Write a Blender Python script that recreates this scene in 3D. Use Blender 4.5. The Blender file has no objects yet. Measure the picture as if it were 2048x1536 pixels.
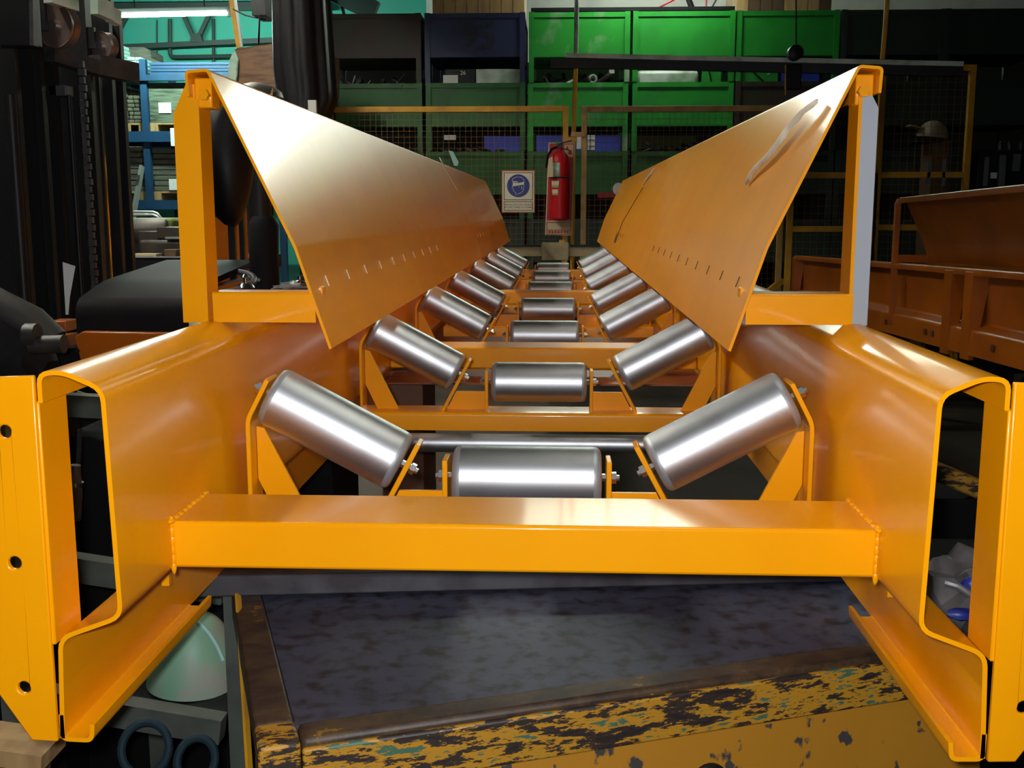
import bpy, bmesh, math, random
from mathutils import Vector, Matrix
SC = bpy.context.scene
COL = SC.collection
PI = math.pi
random.seed(7)

# ------------------------------------------------------------------ camera, world, lights, exposure
EYE = 1.55                                   # lens height above the floor
FPX = 2150.0
PITCH = math.atan(346 / FPX)
YAW = math.atan(97 / FPX * math.cos(PITCH))
FWD = Vector((-math.sin(YAW) * math.cos(PITCH), math.cos(YAW) * math.cos(PITCH), -math.sin(PITCH)))
RGT = Vector((math.cos(YAW), math.sin(YAW), 0))
UPV = RGT.cross(FWD)
cam_data = bpy.data.cameras.new('camera')
cam_data.sensor_width = 36
cam_data.lens = FPX / 2048 * 36
cam_data.clip_start = 0.02
cam = bpy.data.objects.new('camera', cam_data)
COL.objects.link(cam)
cam.matrix_world = Matrix((RGT, UPV, -FWD)).transposed().to_4x4()
cam.location = (0, 0, EYE)
SC.camera = cam

world = bpy.data.worlds.new('hall_air')
SC.world = world
world.use_nodes = True
world.node_tree.nodes['Background'].inputs[0].default_value = (0.55, 0.62, 0.6, 1)
world.node_tree.nodes['Background'].inputs[1].default_value = 0.004

vs = SC.view_settings
vs.view_transform = 'Standard'
vs.look = 'None'
vs.gamma = 1
vs.use_curve_mapping = False
vs.exposure = 0.0

FLASH_W = 108
TUBE_LEFT = 420
TUBE_BINS = 50
TUBE_HALL = 105
TUBE_HALL_R = 14
PANE_BACK = 10.0
PANE_FRONT = 0.3
flash_data = bpy.data.lights.new('camera_flash', 'SPOT')       # the camera's own flash beside the lens
flash_data.energy = FLASH_W
flash_data.color = (0.93, 0.96, 1.0)
flash_data.spot_size = math.radians(86)
flash_data.spot_blend = 0.55
flash_data.shadow_soft_size = 0.02
flash = bpy.data.objects.new('camera_flash', flash_data)
COL.objects.link(flash)
flash.matrix_world = cam.matrix_world.copy()
flash.location = Vector((0, 0, EYE)) + RGT * -0.03 + UPV * 0.03


# ------------------------------------------------------------------ helpers
def at(px, py, Y):
    """Point of the hall seen at pixel (px, py) at distance Y down the hall."""
    d = FWD + RGT * ((px - 1024) / FPX) + UPV * ((768 - py) / FPX)
    p = d * (Y / d.y)
    return Vector((p.x, Y, p.z + EYE))


def tag(o, label=None, cat=None, group=None, kind=None):
    if label: o['label'] = label
    if cat: o['category'] = cat
    if group: o['group'] = group
    if kind: o['kind'] = kind
    return o


def thing(name, label, cat, loc=(0, 0, 0), rz=0.0, group=None):
    o = bpy.data.objects.new(name, None)
    COL.objects.link(o)
    o.empty_display_size = 0.1
    o.location = loc
    o.rotation_euler = (0, 0, rz)
    return tag(o, label, cat, group)


def kids(o):
    return [c for c in bpy.data.objects if c.parent == o]


def copy_tree(o, parent=None):
    c = o.copy()
    COL.objects.link(c)
    c.parent = parent
    for ch in kids(o):
        copy_tree(ch, c)
    return c


def root_matrix(o):
    m = Matrix.Identity(4)
    while o is not None:
        m = (Matrix.Translation(o.location) @ o.rotation_euler.to_matrix().to_4x4()) @ m
        o = o.parent
    return m


class MB:
    def __init__(s):
        s.bm = bmesh.new()
        s.mi = 0

    def _face(s, vs_):
        try:
            f = s.bm.faces.new(vs_)
            f.material_index = s.mi
            return f
        except ValueError:
            return None

    def box(s, lo, hi, m=None):
        x0, y0, z0 = lo
        x1, y1, z1 = hi
        c = [Vector(p) for p in ((x0, y0, z0), (x1, y0, z0), (x1, y1, z0), (x0, y1, z0), (x0, y0, z1), (x1, y0, z1), (x1, y1, z1), (x0, y1, z1))]
        if m is not None:
            c = [m @ p for p in c]
        v = [s.bm.verts.new(p) for p in c]
        for q in ((3, 2, 1, 0), (4, 5, 6, 7), (0, 1, 5, 4), (1, 2, 6, 5), (2, 3, 7, 6), (3, 0, 4, 7)):
            s._face([v[i] for i in q])
        return s

    def cbox(s, c, size, m=None):
        h = Vector(size) / 2
        c = Vector(c)
        return s.box(c - h, c + h, m)

    def pbox(s, x0, y0, x1, y1, Y, dep):
        a = at(x0, (y0 + y1) / 2, Y); b = at(x1, (y0 + y1) / 2, Y)
        t = at((x0 + x1) / 2, y0, Y); u = at((x0 + x1) / 2, y1, Y)
        return s.box((a.x, Y, u.z), (b.x, Y + dep, t.z))

    def bar(s, p0, p1, w, h=None, up=(0, 0, 1)):
        """rectangular bar from p0 to p1, w across, h along 'up'"""
        h = w if h is None else h
        p0 = Vector(p0); p1 = Vector(p1)
        d = (p1 - p0).normalized()
        u = Vector(up)
        if abs(d.dot(u)) > 0.98: u = Vector((0, 1, 0))
        r = d.cross(u).normalized(); u = r.cross(d)
        v = []
        for p in (p0, p1):
            for a, b in ((-1, -1), (1, -1), (1, 1), (-1, 1)):
                v.append(s.bm.verts.new(p + r * (a * w / 2) + u * (b * h / 2)))
        for q in ((3, 2, 1, 0), (4, 5, 6, 7), (0, 1, 5, 4), (1, 2, 6, 5), (2, 3, 7, 6), (3, 0, 4, 7)):
            s._face([v[i] for i in q])
        return s

    def sweep(s, pts, r, n=10, closed=False, cap=True):
        pts = [Vector(p) for p in pts]
        N = len(pts)
        rr = r if isinstance(r, (list, tuple)) else [r] * N
        rings = []
        prev = None
        for i, p in enumerate(pts):
            if closed:
                t = pts[(i + 1) % N] - pts[i - 1]
            else:
                t = pts[min(i + 1, N - 1)] - pts[max(i - 1, 0)]
            t.normalize()
            a = prev if prev is not None else (Vector((0, 0, 1)) if abs(t.z) < 0.9 else Vector((1, 0, 0)))
            u = (a - t * a.dot(t)).normalized()
            prev = u
            w = t.cross(u)
            rings.append([s.bm.verts.new(p + (u * math.cos(2 * PI * k / n) + w * math.sin(2 * PI * k / n)) * rr[i]) for k in range(n)])
        for i in range(N if closed else N - 1):
            A = rings[i]; B = rings[(i + 1) % N]
            for k in range(n):
                s._face([A[k], A[(k + 1) % n], B[(k + 1) % n], B[k]])
        if cap and not closed:
            s._face(rings[0][::-1]); s._face(rings[-1])
        return s

    def lathe(s, prof, base, axis, n=32, cap=True):
        """prof = [(radius, distance along axis)]"""
        base = Vector(base); ax = Vector(axis).normalized()
        a = Vector((0, 1, 0)) if abs(ax.y) < 0.9 else Vector((1, 0, 0))
        u = (a - ax * a.dot(ax)).normalized(); w = ax.cross(u)
        rings = [[s.bm.verts.new(base + ax * h + (u * math.cos(2 * PI * k / n) + w * math.sin(2 * PI * k / n)) * max(r, 1e-4)) for k in range(n)] for r, h in prof]
        for A, B in zip(rings[:-1], rings[1:]):
            for k in range(n):
                s._face([A[k], A[(k + 1) % n], B[(k + 1) % n], B[k]])
        if cap:
            s._face(rings[0][::-1]); s._face(rings[-1])
        return s

    def prism(s, poly, frame, depth, holes=()):
        """poly in 2-D; frame(u, v, d) -> 3-D; solid plate with through holes"""
        for d in (0.0, depth):
            edges = []
            for loop in [poly] + list(holes):
                v = [s.bm.verts.new(frame(a, b, d)) for a, b in loop]
                edges += [s.bm.edges.new((v[i], v[(i + 1) % len(v)])) for i in range(len(v))]
            r = bmesh.ops.triangle_fill(s.bm, edges=edges, use_beauty=True)
            for f in r['geom']:
                if isinstance(f, bmesh.types.BMFace): f.material_index = s.mi
        for loop in [poly] + list(holes):
            v0 = [s.bm.verts.new(frame(a, b, 0.0)) for a, b in loop]
            v1 = [s.bm.verts.new(frame(a, b, depth)) for a, b in loop]
            for i in range(len(loop)):
                j = (i + 1) % len(loop)
                s._face([v0[i], v0[j], v1[j], v1[i]])
        return s

    def sheet(s, poly, t, frame, d0, d1, r=0.0, segs=4):
        """folded sheet: 2-D centre line, thickness t, run from d0 to d1 along the third direction"""
        pts = [Vector((p[0], p[1])) for p in poly]
        if r > 0:
            out = [pts[0]]
            for i in range(1, len(pts) - 1):
                p = pts[i]; a = (pts[i - 1] - p); b = (pts[i + 1] - p)
                k = min(r, a.length * 0.45, b.length * 0.45)
                A = p + a.normalized() * k; B = p + b.normalized() * k
                for q in range(segs + 1):
                    w = q / segs
                    out.append(A * (1 - w) ** 2 + p * 2 * w * (1 - w) + B * w ** 2)
            out.append(pts[-1]); pts = out
        L = []; Rr = []
        for i, p in enumerate(pts):
            t0 = (pts[i] - pts[i - 1]).normalized() if i > 0 else None
            t1 = (pts[i + 1] - pts[i]).normalized() if i < len(pts) - 1 else None
            tt = ((t0 or t1) + (t1 or t0)).normalized()
            n = Vector((-tt.y, tt.x))
            c = 1.0 if (t0 is None or t1 is None) else max(0.5, n.dot(Vector((-t0.y, t0.x))))
            L.append(p + n * (t / 2 / c)); Rr.append(p - n * (t / 2 / c))
        ring = L + Rr[::-1]
        a = [s.bm.verts.new(frame(q.x, q.y, d0)) for q in ring]
        b = [s.bm.verts.new(frame(q.x, q.y, d1)) for q in ring]
        N = len(ring)
        for i in range(N):
            j = (i + 1) % N
            s._face([a[i], a[j], b[j], b[i]])
        K = len(pts)
        for i in range(K - 1):
            s._face([a[i], a[i + 1], a[N - 2 - i], a[N - 1 - i]])
            s._face([b[i], b[i + 1], b[N - 2 - i], b[N - 1 - i]])
        return s

    def blob(s, c, r, seed=0, amp=0.15, sub=3, freq=3.0):
        from mathutils import noise
        res = bmesh.ops.create_icosphere(s.bm, subdivisions=sub, radius=1.0)
        c = Vector(c)
        for v in res['verts']:
            n = v.co.copy()
            k = 1 + amp * noise.noise(n * freq + Vector((seed * 3.1, seed, 0)))
            v.co = c + Vector((n.x * r[0], n.y * r[1], n.z * r[2])) * k
        for f in s.bm.faces:
            if any(v in f.verts for v in res['verts'][:1]): f.material_index = s.mi
        return s

    def build(s, name, mats, parent=None, local=False, bevel=0.0, smooth=True, angle=35, weld=True):
        bm = s.bm
        if weld: bmesh.ops.remove_doubles(bm, verts=bm.verts, dist=1e-5)
        bmesh.ops.recalc_face_normals(bm, faces=bm.faces)
        if parent is not None and not local:
            bmesh.ops.transform(bm, matrix=root_matrix(parent).inverted(), verts=bm.verts)
        org = Vector((0, 0, 0))
        if parent is None:
            xs = [v.co for v in bm.verts]
            org = Vector(((min(p.x for p in xs) + max(p.x for p in xs)) / 2, (min(p.y for p in xs) + max(p.y for p in xs)) / 2, min(p.z for p in xs)))
            bmesh.ops.translate(bm, vec=-org, verts=bm.verts)
        me = bpy.data.meshes.new(name)
        bm.to_mesh(me); bm.free()
        if not isinstance(mats, (list, tuple)): mats = [mats]
        for m in mats: me.materials.append(m)
        o = bpy.data.objects.new(name, me)
        COL.objects.link(o)
        o.parent = parent
        o.location = org
        if smooth:
            for p in me.polygons: p.use_smooth = True
            try:
                me.set_sharp_from_angle(angle=math.radians(angle))
            except Exception:
                pass
        if bevel:
            b = o.modifiers.new('soft_edge', 'BEVEL')
            b.width = bevel; b.segments = 2; b.limit_method = 'ANGLE'; b.angle_limit = math.radians(40)
        return o


XZ = lambda u, v, d: Vector((u, d, v))           # plate facing the camera, depth down the hall


def circle(cx, cy, r, n=20):
    return [(cx + r * math.cos(2 * PI * k / n), cy + r * math.sin(2 * PI * k / n)) for k in range(n)]


# ------------------------------------------------------------------ materials
def mat(name, col, rough=0.5, metal=0.0, col2=None, scale=6.0, lo=0.45, hi=0.65, bump=0.0, bscale=40, coat=0.0, stretch=None, spec=0.5, rvar=0.0, detail=5, bdist=0.002, crough=0.12):
    m = bpy.data.materials.new(name)
    m.use_nodes = True
    nt = m.node_tree; N = nt.nodes; b = N['Principled BSDF']
    b.inputs['Base Color'].default_value = (*col, 1)
    b.inputs['Roughness'].default_value = rough
    b.inputs['Metallic'].default_value = metal
    b.inputs['Coat Weight'].default_value = coat
    b.inputs['Coat Roughness'].default_value = crough
    b.inputs['Specular IOR Level'].default_value = spec
    tc = N.new('ShaderNodeTexCoord')
    src = tc.outputs['Object']
    if stretch:
        mp = N.new('ShaderNodeMapping'); mp.inputs['Scale'].default_value = stretch
        nt.links.new(src, mp.inputs['Vector']); src = mp.outputs['Vector']
    if col2 is not None or rvar:
        nz = N.new('ShaderNodeTexNoise'); nz.inputs['Scale'].default_value = scale; nz.inputs['Detail'].default_value = detail
        nt.links.new(src, nz.inputs['Vector'])
        rp = N.new('ShaderNodeMapRange'); rp.inputs['From Min'].default_value = lo; rp.inputs['From Max'].default_value = hi
        nt.links.new(nz.outputs['Fac'], rp.inputs['Value'])
        if col2 is not None:
            mx = N.new('ShaderNodeMix'); mx.data_type = 'RGBA'
            mx.inputs[6].default_value = (*col, 1); mx.inputs[7].default_value = (*col2, 1)
            nt.links.new(rp.outputs['Result'], mx.inputs[0]); nt.links.new(mx.outputs[2], b.inputs['Base Color'])
        if rvar:
            r2 = N.new('ShaderNodeMapRange'); r2.inputs['From Min'].default_value = 0.3; r2.inputs['From Max'].default_value = 0.7
            r2.inputs['To Min'].default_value = max(0.02, rough - rvar); r2.inputs['To Max'].default_value = rough + rvar
            nt.links.new(nz.outputs['Fac'], r2.inputs['Value']); nt.links.new(r2.outputs['Result'], b.inputs['Roughness'])
    if bump:
        n2 = N.new('ShaderNodeTexNoise'); n2.inputs['Scale'].default_value = bscale; n2.inputs['Detail'].default_value = 4
        nt.links.new(src, n2.inputs['Vector'])
        bp = N.new('ShaderNodeBump'); bp.inputs['Strength'].default_value = bump; bp.inputs['Distance'].default_value = bdist
        nt.links.new(n2.outputs['Fac'], bp.inputs['Height']); nt.links.new(bp.outputs['Normal'], b.inputs['Normal'])
    return m


def flaked(name, cols, scale=14, stretch=(1, 1, 1), rough=0.55, cuts=(0.42, 0.5, 0.56), metal=0.0):
    """chipped paint in hard-edged flakes: several colours cut out of one noise"""
    m = bpy.data.materials.new(name); m.use_nodes = True
    nt = m.node_tree; N = nt.nodes; b = N['Principled BSDF']
    b.inputs['Roughness'].default_value = rough; b.inputs['Metallic'].default_value = metal
    tc = N.new('ShaderNodeTexCoord'); mp = N.new('ShaderNodeMapping'); mp.inputs['Scale'].default_value = stretch
    nt.links.new(tc.outputs['Object'], mp.inputs['Vector'])
    nz = N.new('ShaderNodeTexNoise'); nz.inputs['Scale'].default_value = scale; nz.inputs['Detail'].default_value = 8; nz.inputs['Roughness'].default_value = 0.7
    nt.links.new(mp.outputs['Vector'], nz.inputs['Vector'])
    cr = N.new('ShaderNodeValToRGB'); cr.color_ramp.interpolation = 'CONSTANT'
    e = cr.color_ramp.elements
    e[0].position = 0; e[0].color = (*cols[0], 1)
    e[1].position = cuts[0]; e[1].color = (*cols[1], 1)
    for c, p in zip(cols[2:], cuts[1:]):
        k = e.new(p); k.color = (*c, 1)
    nt.links.new(nz.outputs['Fac'], cr.inputs['Fac']); nt.links.new(cr.outputs['Color'], b.inputs['Base Color'])
    return m


def glow(name, col, strength):
    m = bpy.data.materials.new(name); m.use_nodes = True
    b = m.node_tree.nodes['Principled BSDF']
    b.inputs['Base Color'].default_value = (0.9, 0.9, 0.9, 1)
    b.inputs['Emission Color'].default_value = (*col, 1)
    b.inputs['Emission Strength'].default_value = strength
    return m


M = {}
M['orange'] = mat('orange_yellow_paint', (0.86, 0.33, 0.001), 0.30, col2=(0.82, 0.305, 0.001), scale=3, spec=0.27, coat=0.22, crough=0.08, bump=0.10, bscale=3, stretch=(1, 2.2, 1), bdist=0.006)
M['orange_flat'] = mat('dull_orange_paint', (0.36, 0.085, 0.002), 0.35, col2=(0.28, 0.062, 0.002), scale=4)  # dull red-orange with the second conveyor's weak light put into the colour
M['steel'] = mat('turned_roller_steel', (0.60, 0.61, 0.63), 0.44, 1.0, col2=(0.47, 0.46, 0.47), scale=16, lo=0.52, hi=0.72, detail=9, stretch=(0.5, 1, 1))
M['cap'] = mat('roller_end_steel', (0.40, 0.42, 0.44), 0.45, 0.6)
M['bolt'] = mat('zinc_bolt_steel', (0.75, 0.75, 0.75), 0.3, 1.0)
M['primer'] = mat('grey_primer', (0.36, 0.38, 0.42), 0.4, col2=(0.42, 0.38, 0.25), scale=3)  # grey with tan patches, for the right skirt posts
M['black_hole'] = mat('dark_slot', (0.05, 0.015, 0.002), 0.7)
M['dark_steel'] = mat('dark_mill_steel', (0.085, 0.08, 0.088), 0.48, 0.5, col2=(0.05, 0.045, 0.05), scale=12)
M['blue_plate'] = mat('worn_blue_grey_plate', (0.052, 0.055, 0.092), 0.55, 0.2, col2=(0.018, 0.013, 0.016), scale=30, lo=0.47, hi=0.66, bump=0.15, bscale=60, detail=10)
M['rust'] = flaked('rusty_brown_edge', [(0.03, 0.017, 0.011), (0.05, 0.027, 0.014), (0.07, 0.04, 0.016), (0.24, 0.12, 0.012)], 24, (0.6, 1, 1), cuts=(0.45, 0.53, 0.63))
M['flaked'] = flaked('flaked_yellow_edge', [(0.02, 0.012, 0.012), (0.03, 0.02, 0.015), (0.42, 0.2, 0.012), (0.05, 0.12, 0.075)], 48, (0.3, 1, 1.2), cuts=(0.42, 0.50, 0.60))
M['old_yellow'] = mat('scratched_yellow_paint', (0.40, 0.175, 0.012), 0.5, col2=(0.05, 0.045, 0.04), scale=22, lo=0.60, hi=0.63, detail=6, stretch=(1, 1, 0.8))
M['black'] = mat('black_painted_steel', (0.008, 0.008, 0.009), 0.45, spec=0.25)
M['black_soft'] = mat('black_rubber', (0.007, 0.006, 0.007), 0.7, spec=0.1)
M['black_sheet'] = mat('black_plastic_sheet', (0.006, 0.005, 0.006), 0.5, bump=0.3, bscale=12, spec=0.25)
M['chrome'] = mat('bright_rod_steel', (0.7, 0.7, 0.72), 0.15, 1.0)
M['sheave'] = mat('worn_sheave_steel', (0.22, 0.16, 0.14), 0.4, 0.6, col2=(0.14, 0.08, 0.055), scale=6)
M['grey_green'] = mat('grey_green_rack_paint', (0.075, 0.085, 0.07), 0.5, col2=(0.05, 0.055, 0.045), scale=8)
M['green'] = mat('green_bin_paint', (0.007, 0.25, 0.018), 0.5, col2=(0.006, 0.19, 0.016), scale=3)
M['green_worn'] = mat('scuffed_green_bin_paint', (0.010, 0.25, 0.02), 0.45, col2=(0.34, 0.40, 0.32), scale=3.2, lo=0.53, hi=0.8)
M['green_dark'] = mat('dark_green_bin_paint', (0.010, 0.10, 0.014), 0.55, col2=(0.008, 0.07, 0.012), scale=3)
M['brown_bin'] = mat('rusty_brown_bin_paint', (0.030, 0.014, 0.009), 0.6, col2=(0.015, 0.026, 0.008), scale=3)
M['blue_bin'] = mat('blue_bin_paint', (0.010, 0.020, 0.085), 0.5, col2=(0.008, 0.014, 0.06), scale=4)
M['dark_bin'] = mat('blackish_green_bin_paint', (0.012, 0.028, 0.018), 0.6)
M['crate_blue'] = mat('blue_plastic_crate', (0.02, 0.045, 0.40), 0.4)
M['scrap'] = mat('dark_scrap_metal', (0.05, 0.04, 0.04), 0.45, 0.6, col2=(0.15, 0.13, 0.12), scale=15)
M['pale_metal'] = mat('pale_sheet_metal', (0.55, 0.62, 0.55), 0.45, 0.1, col2=(0.22, 0.32, 0.22), scale=5)
M['fence'] = mat('mustard_fence_paint', (0.62, 0.31, 0.012), 0.5, col2=(0.5, 0.24, 0.02), scale=9)
M['fence_pale'] = mat('faded_tan_fence_paint', (0.55, 0.34, 0.11), 0.5, col2=(0.42, 0.24, 0.06), scale=9)
M['wire'] = mat('mustard_wire', (0.22, 0.10, 0.01), 0.5)
M['teal_wall'] = mat('teal_wall_paint', (0.055, 0.46, 0.36), 0.7, col2=(0.075, 0.42, 0.32), scale=1.5)
M['grey_wall'] = mat('pale_grey_wall_paint', (0.80, 0.80, 0.75), 0.8, col2=(0.66, 0.66, 0.62), scale=2)
M['dark_wall'] = mat('grimy_dark_wall', (0.05, 0.04, 0.032), 0.85)
M['floor'] = mat('oily_concrete_floor', (0.085, 0.058, 0.04), 0.65, col2=(0.05, 0.034, 0.022), scale=2, bump=0.2)
M['ceiling'] = mat('sooty_roof_sheet', (0.10, 0.13, 0.11), 0.8, col2=(0.07, 0.09, 0.075), scale=2)
M['pipe_dark'] = mat('dark_conduit', (0.03, 0.05, 0.045), 0.6)
M['rack_blue'] = mat('blue_rack_paint', (0.006, 0.05, 0.125), 0.5, col2=(0.006, 0.038, 0.09), scale=6)
M['carton'] = mat('brown_carton', (0.13, 0.13, 0.09), 0.8, col2=(0.07, 0.07, 0.05), scale=9, stretch=(1, 1, 7))
M['carton_dark'] = mat('dark_brown_carton', (0.10, 0.10, 0.075), 0.85, col2=(0.055, 0.055, 0.045), scale=7, stretch=(1, 1, 6))
M['wrap'] = mat('shrink_wrapped_cartons', (0.13, 0.17, 0.12), 0.3, col2=(0.05, 0.06, 0.045), scale=5, stretch=(1, 1, 9), bump=0.5, bscale=25)
M['wrap_brown'] = mat('wrapped_brown_bale', (0.15, 0.075, 0.035), 0.35, col2=(0.07, 0.032, 0.018), scale=6, stretch=(1, 1, 6), bump=0.5, bscale=20)
M['clear_wrap'] = mat('clear_film_fold', (0.4, 0.55, 0.45), 0.2, col2=(0.15, 0.3, 0.2), scale=9)
M['wood'] = mat('pale_pine_board', (0.42, 0.27, 0.11), 0.7, col2=(0.30, 0.17, 0.07), scale=4, stretch=(6, 6, 1))
M['wood_dark'] = mat('dark_wood_board', (0.10, 0.055, 0.025), 0.75)
M['paper'] = mat('white_paper', (0.78, 0.78, 0.74), 0.8)
M['alu'] = mat('aluminium', (0.6, 0.65, 0.62), 0.35, 0.7)
M['sign_white'] = mat('aged_sign_white', (0.85, 0.78, 0.58), 0.6, col2=(0.75, 0.68, 0.5), scale=4)
M['sign_blue'] = mat('sign_blue', (0.02, 0.03, 0.19), 0.5)
M['ink'] = mat('black_ink', (0.01, 0.01, 0.012), 0.6)
M['red'] = mat('extinguisher_red', (0.42, 0.006, 0.009), 0.38, spec=0.3)
M['red_board'] = mat('red_board_paint', (0.42, 0.012, 0.015), 0.5)
M['cream'] = mat('cream_label', (0.62, 0.50, 0.30), 0.6)
M['film'] = mat('clear_tape_film', (0.72, 0.66, 0.52), 0.2, col2=(0.9, 0.85, 0.7), scale=20)
M['dome'] = mat('mottled_pale_green_plastic', (0.20, 0.38, 0.25), 0.5, col2=(0.34, 0.33, 0.28), scale=9, bump=0.2, bscale=40)
M['blue_hose'] = mat('dull_blue_hose', (0.010, 0.026, 0.036), 0.7, spec=0.2)
M['bag'] = mat('grey_plastic_bag', (0.14, 0.125, 0.125), 0.35, col2=(0.06, 0.05, 0.055), scale=8, bump=0.6, bscale=25)
M['bag_blue'] = mat('blue_bag_print', (0.02, 0.03, 0.25), 0.4)
M['teal_scrap'] = mat('pale_teal_sheet', (0.35, 0.6, 0.55), 0.4)
M['olive'] = mat('olive_box_paint', (0.10, 0.14, 0.03), 0.6)
M['vise'] = mat('grey_brown_casting', (0.045, 0.036, 0.026), 0.5, 0.2, col2=(0.025, 0.02, 0.015), scale=7)
M['oily'] = mat('oily_dark_casting', (0.022, 0.018, 0.016), 0.55, col2=(0.012, 0.010, 0.01), scale=8)
M['carton_red'] = mat('red_brown_carton', (0.22, 0.10, 0.055), 0.8)
M['board_grey'] = mat('grey_brown_board', (0.11, 0.085, 0.06), 0.8, col2=(0.07, 0.055, 0.04), scale=3)
M['olive_cream'] = mat('dull_olive_cream_paint', (0.34, 0.30, 0.15), 0.45, col2=(0.22, 0.20, 0.11), scale=7)
M['faded_ink'] = mat('faded_number_paint', (0.005, 0.006, 0.016), 0.6)
M['hat'] = mat('dusty_white_shell', (0.30, 0.22, 0.16), 0.55)
M['grey_strip'] = mat('pale_grey_strip', (0.12, 0.13, 0.14), 0.6)
M['deck'] = mat('red_brown_deck_paint', (0.33, 0.10, 0.03), 0.4, col2=(0.24, 0.07, 0.025), scale=5)
M['fixture'] = mat('white_enamel_fixture', (0.75, 0.8, 0.76), 0.5)
M['tube_left'] = glow('lit_tube_left', (0.72, 1.0, 0.86), TUBE_LEFT)
M['tube_bins'] = glow('lit_tube_bins', (0.90, 1.0, 0.86), TUBE_BINS)

M['tube_hall'] = glow('lit_tube_hall', (1.0, 0.97, 0.86), TUBE_HALL)
M['tube_hall_right'] = glow('lit_tube_hall_right', (1.0, 0.97, 0.86), TUBE_HALL_R)
M['pane'] = glow('daylit_pane', (0.89, 1.0, 0.84), PANE_BACK)
M['pane_front'] = glow('daylit_pane_behind_camera', (0.86, 0.94, 1.0), PANE_FRONT)
# ------------------------------------------------------------------ the hall
def struct(name, mb, m, **k):
    o = mb.build(name, m, **k); o['kind'] = 'structure'; return o

struct('floor', MB().box((-10, -6, -0.1), (9, 14.2, 0)), M['floor'])
struct('wall_back', MB().box((-10, 14, 0), (-1.7, 14.2, 6)), M['teal_wall'])
wr = MB()
for lo, hi in (((-1.7, 0), (9, EYE + 2.95)), ((-1.7, EYE + 4.05), (9, 6)), ((-1.7, EYE + 2.95), (-0.6, EYE + 4.05)), ((3.2, EYE + 2.95), (9, EYE + 4.05))):
    wr.box((lo[0], 14, lo[1]), (hi[0], 14.2, hi[1]))
struct('wall_rear', wr, M['grey_wall'])
struct('wall_partition', MB().box((-2.4, 11.75, 0), (5.5, 11.85, 3.1)), M['dark_wall'])  # dark backdrop added behind the bins so their gaps stay dark
struct('wall_left', MB().box((-10.2, -6, 0), (-10, 14.2, 7)), M['dark_wall'])
struct('wall_right', MB().box((9, -6, 0), (9.2, 14.2, 7)), M['dark_wall'])
wf = MB()
for lo, hi in (((-10.2, 0), (9.2, 1.2)), ((-10.2, 3.4), (9.2, 7)), ((-10.2, 1.2), (-2.2, 3.4)), ((2.8, 1.2), (9.2, 3.4))):
    wf.box((lo[0], -6.2, lo[1]), (hi[0], -6.0, hi[1]))
struct('wall_front', wf, M['dark_wall'])
def window(name, x0, x1, z0, z1, y, m, cols):
    wn = MB()
    for k in range(cols + 1):
        x = x0 + (x1 - x0) * k / cols
        wn.box((x - 0.02, y - 0.03, z0), (x + 0.02, y + 0.03, z1))
    for z in (z0, z1): wn.box((x0, y - 0.03, z - 0.03), (x1, y + 0.03, z + 0.03))
    wn.mi = 1
    wn.box((x0, y - 0.008, z0), (x1, y + 0.008, z1))
    struct(name, wn, [M['pipe_dark'], m])
window('window_1', -2.2, 2.8, 1.2, 3.4, -6.1, M['pane_front'], 5)
window('window_2', -0.6, 3.2, EYE + 2.95, EYE + 4.05, 14.1, M['pane'], 6)
ce = MB()
n = 60
prof = []
for i in range(n + 1):
    x = -10.2 + 19.4 * i / n
    prof.append((x, 0.03 * (i % 2)))
ce.sheet(prof, 0.012, lambda u, v, d: Vector((u, d, 5.7 + v + (14.2 - d) * 0.06)), -6.2, 14.2)
struct('ceiling', ce, M['ceiling'])

# roof truss against the teal wall
tr = MB()
tr.bar(at(200, 96, 13.8), at(640, 76, 13.8), 0.05, 0.06)
tr.bar(at(362, 18, 13.8), at(388, 78, 13.8), 0.05)
tr.bar(at(424, 18, 13.8), at(396, 78, 13.8), 0.05)
tr.bar(at(255, 30, 13.8), at(235, 66, 13.8), 0.05)
tr.prism([(0, 0), (0.2, 0), (0.16, 0.12), (0.04, 0.12)], lambda u, v, d: at(379, 84, 13.75) + Vector((u * 0.85, d, v * 0.85)), 0.05)
tr.bar(at(200, 15, 13.8), at(660, 12, 13.8), 0.06, 0.1)
struct('trim_1', tr, M['pipe_dark'])
tr = MB()
tr.bar(at(640, -30, 12.6), at(752, 24, 12.6), 0.12, 0.22)
tr.bar(at(650, -30, 12.5), at(664, 40, 12.5), 0.04)
tr.bar(at(676, -20, 12.6), at(690, 36, 12.6), 0.03)
struct('trim_2', tr, M['pipe_dark'])

wp = thing('wall_pipe', 'dark pipe bent down the teal wall under the lit tube', 'pipe', at(340, 112, 13.9))
MB().sweep([at(340, 38, 13.9), at(340, 108, 13.9), at(344, 113, 13.9), at(352, 114, 13.9), at(480, 112, 13.9)], 0.025, 8).build('pipe_run', M['pipe_dark'], wp)
MB().sweep([at(426, 38, 13.93), at(427, 150, 13.93)], 0.018, 8).build('pipe_drop', M['pipe_dark'], wp)
MB().sweep([at(314, 40, 13.93), at(314, 132, 13.93)], 0.008, 6).build('conduit', M['pipe_dark'], wp)


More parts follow.
